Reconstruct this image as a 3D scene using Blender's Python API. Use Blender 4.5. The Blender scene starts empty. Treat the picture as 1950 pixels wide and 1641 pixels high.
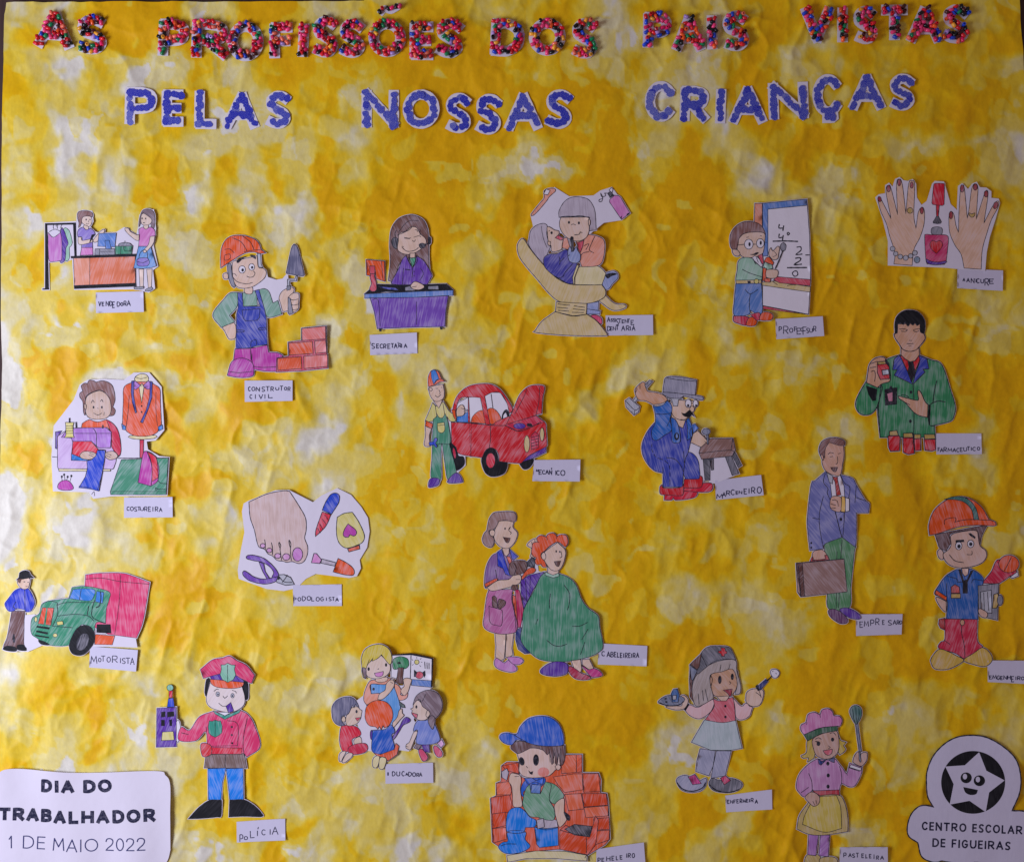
import bpy, bmesh, math, random
import numpy as np
from mathutils import Vector, Matrix
from mathutils.geometry import delaunay_2d_cdt

# ------------------------------------------------------------------ camera, world, lamp, exposure
# one unit = one metre; the poster hangs upright in the XZ plane, 1 mm of poster = 1 "pm" below
MM = 0.001
CX, CY = 975.0, 820.5
scene = bpy.context.scene
scene.render.resolution_x, scene.render.resolution_y = 1024, 861
cam_d = bpy.data.cameras.new('camera'); cam = bpy.data.objects.new('camera', cam_d)
scene.collection.objects.link(cam); scene.camera = cam
cam_d.lens = 34; cam_d.sensor_width = 36; cam_d.sensor_fit = 'HORIZONTAL'
cam.location = (0, -1.950 * 34 / 36, 0); cam.rotation_euler = (math.radians(90), 0, 0)
cam_d.clip_start = 0.01; cam_d.clip_end = 50

world = bpy.data.worlds.new('World'); scene.world = world; world.use_nodes = True
world.node_tree.nodes['Background'].inputs[0].default_value = (0.62, 0.47, 0.48, 1)
world.node_tree.nodes['Background'].inputs[1].default_value = 0.31

ld = bpy.data.lights.new('window_light', 'AREA'); ld.shape = 'RECTANGLE'; ld.size = 0.8; ld.size_y = 1.2
ld.energy = 55; ld.color = (0.79, 0.84, 1.0)
lo = bpy.data.objects.new('window_light', ld); scene.collection.objects.link(lo)
lo.location = (-2.05, -1.45, -0.35)
lo.rotation_euler = (Vector((0.1, 0, 0.0)) - Vector(lo.location)).to_track_quat('-Z', 'Y').to_euler()

scene.view_settings.view_transform = 'Standard'; scene.view_settings.look = 'None'
scene.view_settings.exposure = 0.05; scene.view_settings.gamma = 1
scene.cycles.max_bounces = 4

# ------------------------------------------------------------------ noise helpers
def vnoise(x, y, seed):
    xi = np.floor(x).astype(np.int64); yi = np.floor(y).astype(np.int64)
    fx = x - xi; fy = y - yi
    fx = fx * fx * fx * (fx * (fx * 6 - 15) + 10); fy = fy * fy * fy * (fy * (fy * 6 - 15) + 10)
    def h(a, b):
        n = (a * 374761393 + b * 668265263 + seed * 1442695041) & 0xffffffff
        n = ((n ^ (n >> 13)) * 1274126177) & 0xffffffff
        n = ((n ^ (n >> 16)) * 2246822519) & 0xffffffff
        return ((n ^ (n >> 15)) & 0xffffff) / float(0xffffff)
    a = h(xi, yi); b = h(xi + 1, yi); c = h(xi, yi + 1); d = h(xi + 1, yi + 1)
    return (a * (1 - fx) + b * fx) * (1 - fy) + (c * (1 - fx) + d * fx) * fy
def fbm(x, y, seed, o=4, g=0.5):
    s = 0; a = 1; t = 0
    for k in range(o):
        s = s + a * vnoise(x * 2 ** k + 17.3 * k, y * 2 ** k + 9.1 * k, seed + k); t += a; a *= g
    return s / t
def sstep(a, b, v):
    t = np.clip((v - a) / (b - a), 0, 1); return t * t * (3 - 2 * t)
def hlow(x, y):                       # gentle sag of the hanging paper (mm)
    x = np.asarray(x, float); y = np.asarray(y, float)
    return (1.6 * np.sin(x / 83.0 + 0.6 * np.sin(y / 190.0)) * np.sin(y / 210.0 + 1.1)
            + 1.2 * np.sin(x / 61.0 + y / 240.0 + 2.0) + 1.0 * np.sin(y / 95.0 + x / 160.0))

# ------------------------------------------------------------------ materials
def lin(c):
    return c / 12.92 if c <= 0.04045 else ((c + 0.055) / 1.055) ** 2.4
def rgb(h):
    return tuple(lin(int(h[i:i + 2], 16) / 255) for i in (0, 2, 4)) + (1,)
PAPER = rgb('dcd5e6')
PAL = dict(
 w='e6e0ee', vw='d4d0ea', k='15151d', dg='3d3d48', dk='24202a', dgp='6a6a88', gy='8d8d9c', gy2='6f6f7c', gyb='77809a', gyp='9a98ae', lg='b9bac8', lgb='a9abc8', vg='beb2c2',
 gb='7c93ab', br2='6a4640', brb='a07e7a', bn='94706a', gyd='62626e', bm='8a625e', bg='86727c', bg2='806a66', bd='7a5650', bd2='70504f', bgl='bccad2', bgl2='b8aaa8',
 sk='e4c4b2', sp='e6cdc0', skw='e8d8d8', sk2='d6a07e', sk3='d9a994', sk4='e0c6b4', sk5='e6c6ba', sk6='d0a284', sk7='cfa898', sk8='deb8a8', skb='e4c2ac', skd='d8a688', skf='d8bcb8', skg='d0b2a2', skh='e6bea6', skp='e0c0ac',
 rd='d4202c', rd2='dc2440', rdl='d8566a', rdl2='e0583c', rdl3='dc7080', rdm='c4205c', rdm2='b8284c', rdm3='a83444', rdn='a8424a', rdp='d03050', rdb='b83c38', rdb2='c03c48',
 pr='d03a72', pr2='e03870', pk='d884c8', pkb='e8807c', pkh='d486bc', pkl='d8a0d0', pkl2='ecc0c4', pk2='cf8ad0', pkm='cc7890', pkr='e25a80', pkr2='e88c80',
 mg='c040a8', mg2='c04ab0', mg3='c470a8', mg4='cf4690', vi='b070cc', vi2='b07cd0', vi3='8a66a4', vi4='b07ac4', vi5='c890c4', vp='d08cd0', lvp='d0b4e2',
 pu='5c30a4', pu2='6c40b0', pu3='7a50b8', pu4='6c4070',
 bl='2148cc', bl2='2038c4', bl3='1c5cc8', bl4='2c64d4', bl5='2c64b8', sb='3680d8', sb2='2a68c4', sb3='1484f0', sb4='3a6cae', lb='6288d0', lb2='68a4e6', nb='3c4ab4', nb2='4a48a8', nb3='787cbc', nb4='7c90dc', nb5='2e3c84',
 gn='3c8e60', gn2='5c9468', gn3='3a9070', gn4='2f5a50', gn5='3f6a50', gl='9aa6d6', vj='8a76cc', sbl='6a9ede', mgl='c878c6', mn='a4ccb8', mn2='86c0a8', tl='4c9478', tl2='84ac9c', tl3='3a9a88', tl4='4a9474', tl5='74a888', tl6='4a7c78',
 og='ec5a20', og2='e8623c', og3='e25026', og4='ee7450', oy='e89a80', oyp='eca088', oyq='e4805f', yl='e0d478', yp='dcd080', yp2='dcc648', yb='c8a860', yo='eec060', yd='d0b450', yd2='d8c25c',
 cr='dcc48c', crp='e6d8a8', cr2='d8b454', crd='ccb474')
mats = {}
def new_mat(name):
    m = bpy.data.materials.new(name); m.use_nodes = True
    nt = m.node_tree; b = nt.nodes['Principled BSDF']
    b.inputs['Roughness'].default_value = 0.75; b.inputs['Specular IOR Level'].default_value = 0.25
    return m, nt, b
def paper_bump(nt, b, s=0.15, scale=900):
    tc = nt.nodes.new('ShaderNodeTexCoord'); n = nt.nodes.new('ShaderNodeTexNoise')
    n.inputs['Scale'].default_value = scale; n.inputs['Detail'].default_value = 2
    nt.links.new(tc.outputs['Object'], n.inputs['Vector'])
    n2 = nt.nodes.new('ShaderNodeTexNoise'); n2.inputs['Scale'].default_value = 28; n2.inputs['Detail'].default_value = 2
    nt.links.new(tc.outputs['Object'], n2.inputs['Vector'])
    bp = nt.nodes.new('ShaderNodeBump'); bp.inputs['Strength'].default_value = s; bp.inputs['Distance'].default_value = 0.0006
    nt.links.new(n.outputs['Fac'], bp.inputs['Height'])
    bp2 = nt.nodes.new('ShaderNodeBump'); bp2.inputs['Strength'].default_value = 0.5; bp2.inputs['Distance'].default_value = 0.0016
    nt.links.new(n2.outputs['Fac'], bp2.inputs['Height']); nt.links.new(bp.outputs['Normal'], bp2.inputs['Normal'])
    nt.links.new(bp2.outputs['Normal'], b.inputs['Normal'])
    return tc
def white_paper():
    if 'paper' in mats: return mats['paper']
    m, nt, b = new_mat('white_paper'); b.inputs['Base Color'].default_value = PAPER
    paper_bump(nt, b); mats['paper'] = m; return m
def ink(col='20202a', name='ink_line'):
    if name in mats: return mats[name]
    m, nt, b = new_mat(name); c = rgb(col)
    tc = nt.nodes.new('ShaderNodeTexCoord'); n = nt.nodes.new('ShaderNodeTexNoise'); n.inputs['Scale'].default_value = 260
    nt.links.new(tc.outputs['Object'], n.inputs['Vector'])
    r = nt.nodes.new('ShaderNodeMapRange'); r.inputs[1].default_value = .45; r.inputs[2].default_value = .8; r.inputs[4].default_value = .6
    nt.links.new(n.outputs['Fac'], r.inputs[0])
    mx = nt.nodes.new('ShaderNodeMix'); mx.data_type = 'RGBA'
    mx.inputs[6].default_value = c; mx.inputs[7].default_value = (.18, .17, .24, 1)
    nt.links.new(r.outputs[0], mx.inputs[0]); nt.links.new(mx.outputs[2], b.inputs['Base Color'])
    mats[name] = m; return m
def crayon(key):
    """pencil / felt pen colouring on paper: strokes with the paper showing through, angle differs per object"""
    if key in mats: return mats[key]
    m, nt, b = new_mat('crayon_' + key); L = nt.links; N = nt.nodes
    c = rgb(PAL[key]); flat = key in ('w', 'vw', 'k', 'dk')
    tc = paper_bump(nt, b, 0.2)
    oi = N.new('ShaderNodeObjectInfo')
    ang = N.new('ShaderNodeMath'); ang.operation = 'MULTIPLY_ADD'; ang.inputs[1].default_value = 1.5; ang.inputs[2].default_value = -0.75
    L.new(oi.outputs['Random'], ang.inputs[0])
    vr = N.new('ShaderNodeVectorRotate'); vr.rotation_type = 'Y_AXIS'
    L.new(tc.outputs['Object'], vr.inputs['Vector']); L.new(ang.outputs[0], vr.inputs['Angle'])
    mp = N.new('ShaderNodeMapping'); mp.inputs['Scale'].default_value = (430, 430, 36)
    L.new(vr.outputs[0], mp.inputs['Vector'])
    n1 = N.new('ShaderNodeTexNoise'); n1.inputs['Scale'].default_value = 1; n1.inputs['Detail'].default_value = 2
    L.new(mp.outputs[0], n1.inputs['Vector'])
    n2 = N.new('ShaderNodeTexNoise'); n2.inputs['Scale'].default_value = 42; n2.inputs['Detail'].default_value = 1
    L.new(tc.outputs['Object'], n2.inputs['Vector'])
    ad = N.new('ShaderNodeMath'); ad.operation = 'MULTIPLY_ADD'; ad.inputs[1].default_value = 0.75
    L.new(n2.outputs['Fac'], ad.inputs[0]); L.new(n1.outputs['Fac'], ad.inputs[2])
    r = N.new('ShaderNodeMapRange'); r.inputs[1].default_value = .78; r.inputs[2].default_value = 1.22; r.inputs[4].default_value = .10 if flat else .36
    L.new(ad.outputs[0], r.inputs[0])
    # darker pressure patches
    r2 = N.new('ShaderNodeMapRange'); r2.inputs[1].default_value = .95; r2.inputs[2].default_value = .60; r2.inputs[4].default_value = .1 if flat else .38
    L.new(ad.outputs[0], r2.inputs[0])
    dark = tuple(v * 0.62 for v in c[:3]) + (1,)
    mx = N.new('ShaderNodeMix'); mx.data_type = 'RGBA'; mx.inputs[6].default_value = c; mx.inputs[7].default_value = PAPER if key != 'k' else (.2, .2, .24, 1)
    L.new(r.outputs[0], mx.inputs[0])
    mx2 = N.new('ShaderNodeMix'); mx2.data_type = 'RGBA'; mx2.inputs[7].default_value = dark
    L.new(r2.outputs[0], mx2.inputs[0]); L.new(mx.outputs[2], mx2.inputs[6])
    L.new(mx2.outputs[2], b.inputs['Base Color'])
    mats[key] = m; return m

# ------------------------------------------------------------------ 2-D shapes -> meshes lying on the poster
def parse(s):
    closed_c = s.startswith('!'); s = s.lstrip('! ').replace(') (', ' ')
    if s.startswith('@'):
        v = [float(t) for t in s[1:].split(',')] + [0]
        cx, cy, rx, ry, rot = v[:5]; a = math.radians(rot)
        n = 10 if max(rx, ry) < 25 else 18
        return [(cx + rx * math.cos(t) * math.cos(a) - ry * math.sin(t) * math.sin(a),
                 cy + rx * math.cos(t) * math.sin(a) + ry * math.sin(t) * math.cos(a), False)
                for t in [2 * math.pi * k / n for k in range(n)]]
    out = []
    for t in s.split():
        c = t.endswith('c'); x, y = t.rstrip('c').split(',')
        out.append((float(x), float(y), c or closed_c))
    return out
def smooth(pts, closed, step=4.0):
    """Catmull-Rom through the points, sharp at the ones marked as corners"""
    n = len(pts); out = []
    for i in range(n if closed else n - 1):
        p1 = pts[i]; p2 = pts[(i + 1) % n]
        p0 = pts[i - 1] if (closed or i > 0) else p1
        p3 = pts[(i + 2) % n] if (closed or i + 2 < n) else p2
        d = math.hypot(p2[0] - p1[0], p2[1] - p1[1])
        straight = p1[2] and p2[2]
        if p1[2]: p0 = (2 * p1[0] - p2[0], 2 * p1[1] - p2[1]) if not straight else p1
        if p2[2]: p3 = (2 * p2[0] - p1[0], 2 * p2[1] - p1[1]) if not straight else p2
        k = max(1, int(math.ceil(d / (9.0 if straight else step))))
        for j in range(k):
            t = j / k
            if straight: out.append((p1[0] + (p2[0] - p1[0]) * t, p1[1] + (p2[1] - p1[1]) * t)); continue
            q = []
            for a in (0, 1):
                m1 = (p2[a] - p0[a]) * .5; m2 = (p3[a] - p1[a]) * .5
                q.append((2 * t**3 - 3 * t**2 + 1) * p1[a] + (t**3 - 2 * t**2 + t) * m1 + (-2 * t**3 + 3 * t**2) * p2[a] + (t**3 - t**2) * m2)
            out.append(tuple(q))
    if not closed: out.append(pts[-1][:2])
    return out
def ribbon(pts, w, closed, wob=0.16):
    """mitred strip -> verts, quads"""
    P = [p for i, p in enumerate(pts) if i == 0 or math.hypot(p[0] - pts[i - 1][0], p[1] - pts[i - 1][1]) > 1e-3]
    if closed and len(P) > 2 and math.hypot(P[0][0] - P[-1][0], P[0][1] - P[-1][1]) < 1e-3: P.pop()
    n = len(P)
    if n < 2: return [], []
    V = []
    for i in range(n):
        a = P[i - 1] if (closed or i > 0) else P[i]; b = P[(i + 1) % n] if (closed or i < n - 1) else P[i]; p = P[i]
        d1 = (p[0] - a[0], p[1] - a[1]); d2 = (b[0] - p[0], b[1] - p[1])
        if d1 == (0, 0): d1 = d2
        if d2 == (0, 0): d2 = d1
        l1 = math.hypot(*d1) or 1; l2 = math.hypot(*d2) or 1
        n1 = (-d1[1] / l1, d1[0] / l1); n2 = (-d2[1] / l2, d2[0] / l2)
        m = (n1[0] + n2[0], n1[1] + n2[1]); l = math.hypot(*m)
        if l < .3: m = n1; s = 1
        else: m = (m[0] / l, m[1] / l); s = min(1.6, 1 / max(.3, m[0] * n1[0] + m[1] * n1[1]))
        h = w / 2 * s * (1 + wob * math.sin(i * 1.7 + P[0][0]))
        V += [(p[0] + m[0] * h, p[1] + m[1] * h), (p[0] - m[0] * h, p[1] - m[1] * h)]
    F = []
    for i in range(n if closed else n - 1):
        j = (i + 1) % n; F.append((2 * i, 2 * i + 1, 2 * j + 1, 2 * j))
    return V, F
def grid_points(xs, ys, grid):
    out = []; y = min(ys) + grid * .5
    while y < max(ys):
        x = min(xs) + grid * .5
        while x < max(xs): out.append((x, y)); x += grid
        y += grid
    return out
def winding(P, Q):
    """winding number of the points Q in the closed outline P"""
    P = np.asarray(P, float); A = P; B = np.roll(P, -1, 0); qx = Q[:, 0][:, None]; qy = Q[:, 1][:, None]
    side = (B[:, 0] - A[:, 0])[None] * (qy - A[:, 1][None]) - (qx - A[:, 0][None]) * (B[:, 1] - A[:, 1])[None]
    up = (A[:, 1][None] <= qy) & (B[:, 1][None] > qy) & (side > 0); dn = (A[:, 1][None] > qy) & (B[:, 1][None] <= qy) & (side < 0)
    return up.sum(1).astype(int) - dn.sum(1).astype(int)
def seg_near(P, Q, d):
    """which points Q lie within d of the open line P"""
    P = np.asarray(P, float); A = P[:-1]; D = P[1:] - A; L2 = np.maximum((D * D).sum(1), 1e-9)
    t = ((Q[:, None, 0] - A[None, :, 0]) * D[None, :, 0] + (Q[:, None, 1] - A[None, :, 1]) * D[None, :, 1]) / L2[None]
    t = np.clip(t, 0, 1); ex = Q[:, None, 0] - A[None, :, 0] - t * D[None, :, 0]; ey = Q[:, None, 1] - A[None, :, 1] - t * D[None, :, 1]
    return ((ex * ex + ey * ey) < d * d).any(1)
def near_grid(V, pts, g):
    """drop grid points that crowd the outline"""
    if not V: return pts
    A = np.array(V); out = []
    for p in pts:
        if ((A[:, 0] - p[0]) ** 2 + (A[:, 1] - p[1]) ** 2).min() > g * g: out.append(p)
    return out
def cdt(loops, grid, inside):
    V = []; E = []
    for P, closed in loops:
        k = len(V); n = len(P); V += [tuple(p[:2]) for p in P]
        E += [(k + i, k + (i + 1) % n) for i in range(n if closed else n - 1)]
    xs = [v[0] for v in V]; ys = [v[1] for v in V]
    if max(xs) - min(xs) > grid and max(ys) - min(ys) > grid: V = V + near_grid(V, grid_points(xs, ys, grid), grid * .3)
    r = delaunay_2d_cdt([Vector(v) for v in V], E, [], 0, 1e-4)
    vo = [tuple(v) for v in r[0]]; A = np.array(vo); F = np.array([f for f in r[2] if len(f) == 3])
    if not len(F): return [], []
    keep = inside(A[F].mean(1)); F = F[keep]
    used = np.unique(F); mp = -np.ones(len(A), int); mp[used] = np.arange(len(used))
    return [vo[i] for i in used], [tuple(int(k) for k in mp[f]) for f in F]
def fill(pts, grid=10.0):
    """triangulate one closed outline with inner points so that it can follow a curved sheet"""
    return cdt([(pts, True)], grid, lambda Q: winding(pts, Q) != 0)
def union(outlines, margin=0, grid=10.0):
    """one sheet cut round many outlines with a narrow margin"""
    loops = []
    for o in outlines:
        if margin:
            V, F = ribbon(o, margin * 2, True, 0); m = len(V) // 2
            loops += [([V[2 * i] for i in range(m)], True), ([V[2 * i + 1] for i in range(m)], True)]
        else: loops.append((o, True))
    def ins(Q):
        k = np.zeros(len(Q), bool)
        for o in outlines:
            k |= winding(o, Q) != 0
            if margin: k |= seg_near(list(o) + [o[0]], Q, margin * .97)
        return k
    return cdt(loops, grid, ins)
DZ = 0.08
EMB = {}
class Sheet:
    """surface a cut-out lies on: sag of the poster + its own curl; px coordinates in, mm height out"""
    def __init__(s, cx, cy, size, seed, lift=.6, curl=1.3, ripple=0):
        rn = random.Random(seed); s.c = (cx, cy); s.a = rn.uniform(-.5, .5); s.R = max(size, 40); s.lift = lift
        s.k = curl * (min(1, s.R / 90.0)); s.tx = rn.uniform(0.1, .8) * min(1, s.R / 90.0); s.rp = ripple; s.ph = rn.uniform(0, 6)
    def z(s, x, y):
        x = np.asarray(x, float); y = np.asarray(y, float)
        u = ((x - s.c[0]) * math.cos(s.a) + (y - s.c[1]) * math.sin(s.a)) / s.R
        v = (-(x - s.c[0]) * math.sin(s.a) + (y - s.c[1]) * math.cos(s.a)) / s.R
        r = hlow(x, y) + s.lift + s.k * u * u + s.tx * (u + 1) * .8 + .25 * s.k * v * v
        if s.rp: r = r + s.rp * np.sin(x / 19.0 + .8 * np.sin(y / 70.0) + s.ph) * (0.6 + .4 * np.sin(y / 55.0 + x / 90))
        return r
def make_mesh(name, origin, V, Z, F, mi, materials, smooth_=True):
    ox, oy = origin
    co = np.empty((len(V), 3)); a = np.array(V)
    co[:, 0] = (a[:, 0] - ox) * MM; co[:, 1] = -np.asarray(Z) * MM; co[:, 2] = -(a[:, 1] - oy) * MM
    me = bpy.data.meshes.new(name); me.from_pydata(co.tolist(), [], F)
    for m in materials: me.materials.append(m)
    if len(materials) > 1: me.polygons.foreach_set('material_index', mi)
    if smooth_: me.polygons.foreach_set('use_smooth', [True] * len(me.polygons))
    me.update()
    # every sheet faces the viewer (-Y)
    return me
def orient(V, F):
    out = []
    for f in F:
        ar = 0
        for i in range(len(f)):
            p = V[f[i]]; q = V[f[(i + 1) % len(f)]]; ar += p[0] * q[1] - q[0] * p[1]
        out.append(tuple(f) if ar < 0 else tuple(reversed(f)))
    return out
def link(name, data, parent=None, loc=None):
    o = bpy.data.objects.new(name, data); scene.collection.objects.link(o)
    if parent: o.parent = parent
    if loc: o.location = loc
    return o
def W(px, py, h=0.0): return ((px - CX) * MM, -h * MM, (CY - py) * MM)
def thing(name, label, cat, px, py, group=None):
    o = link(name, None, None, W(px, py)); o.empty_display_size = 0.02
    o['label'] = label; o['category'] = cat
    if group: o['group'] = group
    return o
def sheet_with_edge(V, F, zf, thick=0.12):
    """open sheet + a thin skirt along its border so that the cut edge has thickness"""
    Z = list(zf(np.array([v[0] for v in V]), np.array([v[1] for v in V])))
    F = orient(V, F); cnt = {}
    for f in F:
        for i in range(len(f)):
            e = (f[i], f[(i + 1) % len(f)])
            if (e[1], e[0]) in cnt: del cnt[(e[1], e[0])]
            else: cnt[e] = 1
    V = list(V); mp = {}
    def low(i):
        if i not in mp: mp[i] = len(V); V.append(V[i]); Z.append(Z[i] - thick)
        return mp[i]
    up = {}
    def top(i):
        if i not in up: up[i] = len(V); V.append(V[i]); Z.append(Z[i])
        return up[i]
    S = [(top(b), top(a), low(a), low(b)) for a, b in cnt]
    return V, Z, F + S

class Part:
    def __init__(s, name, key, parent): s.name = name; s.key = key; s.parent = parent; s.V = []; s.L = []; s.F = []; s.M = []
    def add(s, V, F, layer, mat):
        k = len(s.V); s.V += V; s.L += [layer] * len(V); F = orient(V, F)
        s.F += [tuple(i + k for i in f) for f in F]; s.M += [mat] * len(F)

def build_drawing(head, lines, group):
    name, label, cat, org, wd = [t.strip() for t in head.split('|')]
    ox, oy, sc = [float(t) for t in org.split(',')]; wd = float(wd)
    T = lambda pts: [(ox + p[0] / sc, oy + p[1] / sc) + tuple(p[2:]) for p in pts]
    boxes = []
    def layer(pts, pad=0.6):
        b = (min(p[0] for p in pts) - pad, min(p[1] for p in pts) - pad, max(p[0] for p in pts) + pad, max(p[1] for p in pts) + pad)
        l = 1
        for c, k in boxes:
            if k >= l and b[0] < c[2] and b[2] > c[0] and b[1] < c[3] and b[3] > c[1]: l = k + 1
        boxes.append((b, l)); return l
    parts = []; back = []; cur = None; top = None
    for ln in lines:
        tok = ln.split(' ', 1)
        if tok[0] == 'P': back.append(smooth(T(parse(tok[1])), True)); continue
        if ln[0] in '.~' and (cur is None or cur.name == 'table_line'):
            cur = Part('table_line', 'k', None); parts.append(cur); top = cur
        if ln[0] == '.':
            p = smooth(T(parse(tok[1])), True, 2.5); V, F = fill(p); cur.add(V, F, layer(p, 0.1), 1); continue
        if ln[0] == '~':
            w = float(tok[0][1:] or 1) * .98; p = smooth(T(parse(tok[1])), False, 3); V, F = ribbon(p, w, False)
            cur.add(V, F, layer(p, 0.1), 1); continue
        nm, col, ps = ln.split(' ', 2)
        sub = nm.startswith('>'); nm = nm.lstrip('>'); k = 1.0
        if '/' in col: col, k = col.split('/'); k = float(k)
        p = smooth(T(parse(ps)), True)
        cur = Part(nm, col, top if sub else None); parts.append(cur)
        if not sub: top = cur
        V, F = fill(p); l = layer(p, 0.4); cur.add(V, F, l, 0)
        if k > 0:
            V, F = ribbon(p, wd * k * .95, True); cur.add(V, F, l + 0.5, 1)
        if name.startswith('school'): 
            if cur is parts[0]: back.append(p)
            continue
        if not sub:
            back.append(p)
    xs = [q[0] for b in back for q in b]; ys = [q[1] for b in back for q in b]
    cx, cy = (min(xs) + max(xs)) / 2, (min(ys) + max(ys)) / 2
    sh = Sheet(cx, cy, max(max(xs) - min(xs), max(ys) - min(ys)) / 2, hash_s(name), ripple=0.5 if name.startswith('school') else 0)
    if name.startswith('school'): EMB['sh'] = sh
    root = thing(name, label, cat, cx, max(ys), group)
    o0 = (cx, max(ys))
    V, F = union(back, 0 if name.startswith('school') else 1.5); V, Z, F = sheet_with_edge(V, F, sh.z)
    link('paper', make_mesh('paper', o0, V, Z, F, None, [white_paper()], True), root)
    for p in parts:
        a = np.array(p.V); Z = sh.z(a[:, 0], a[:, 1]) + np.array(p.L) * DZ + .12
        me = make_mesh(p.name, o0, p.V, Z, p.F, p.M, [crayon(p.key), ink()])
        p.o = link(p.name, me, p.parent.o if p.parent else root)
    return root
def hash_s(s):
    h = 7
    for ch in s: h = (h * 131 + ord(ch)) % 1000003
    return h

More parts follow.
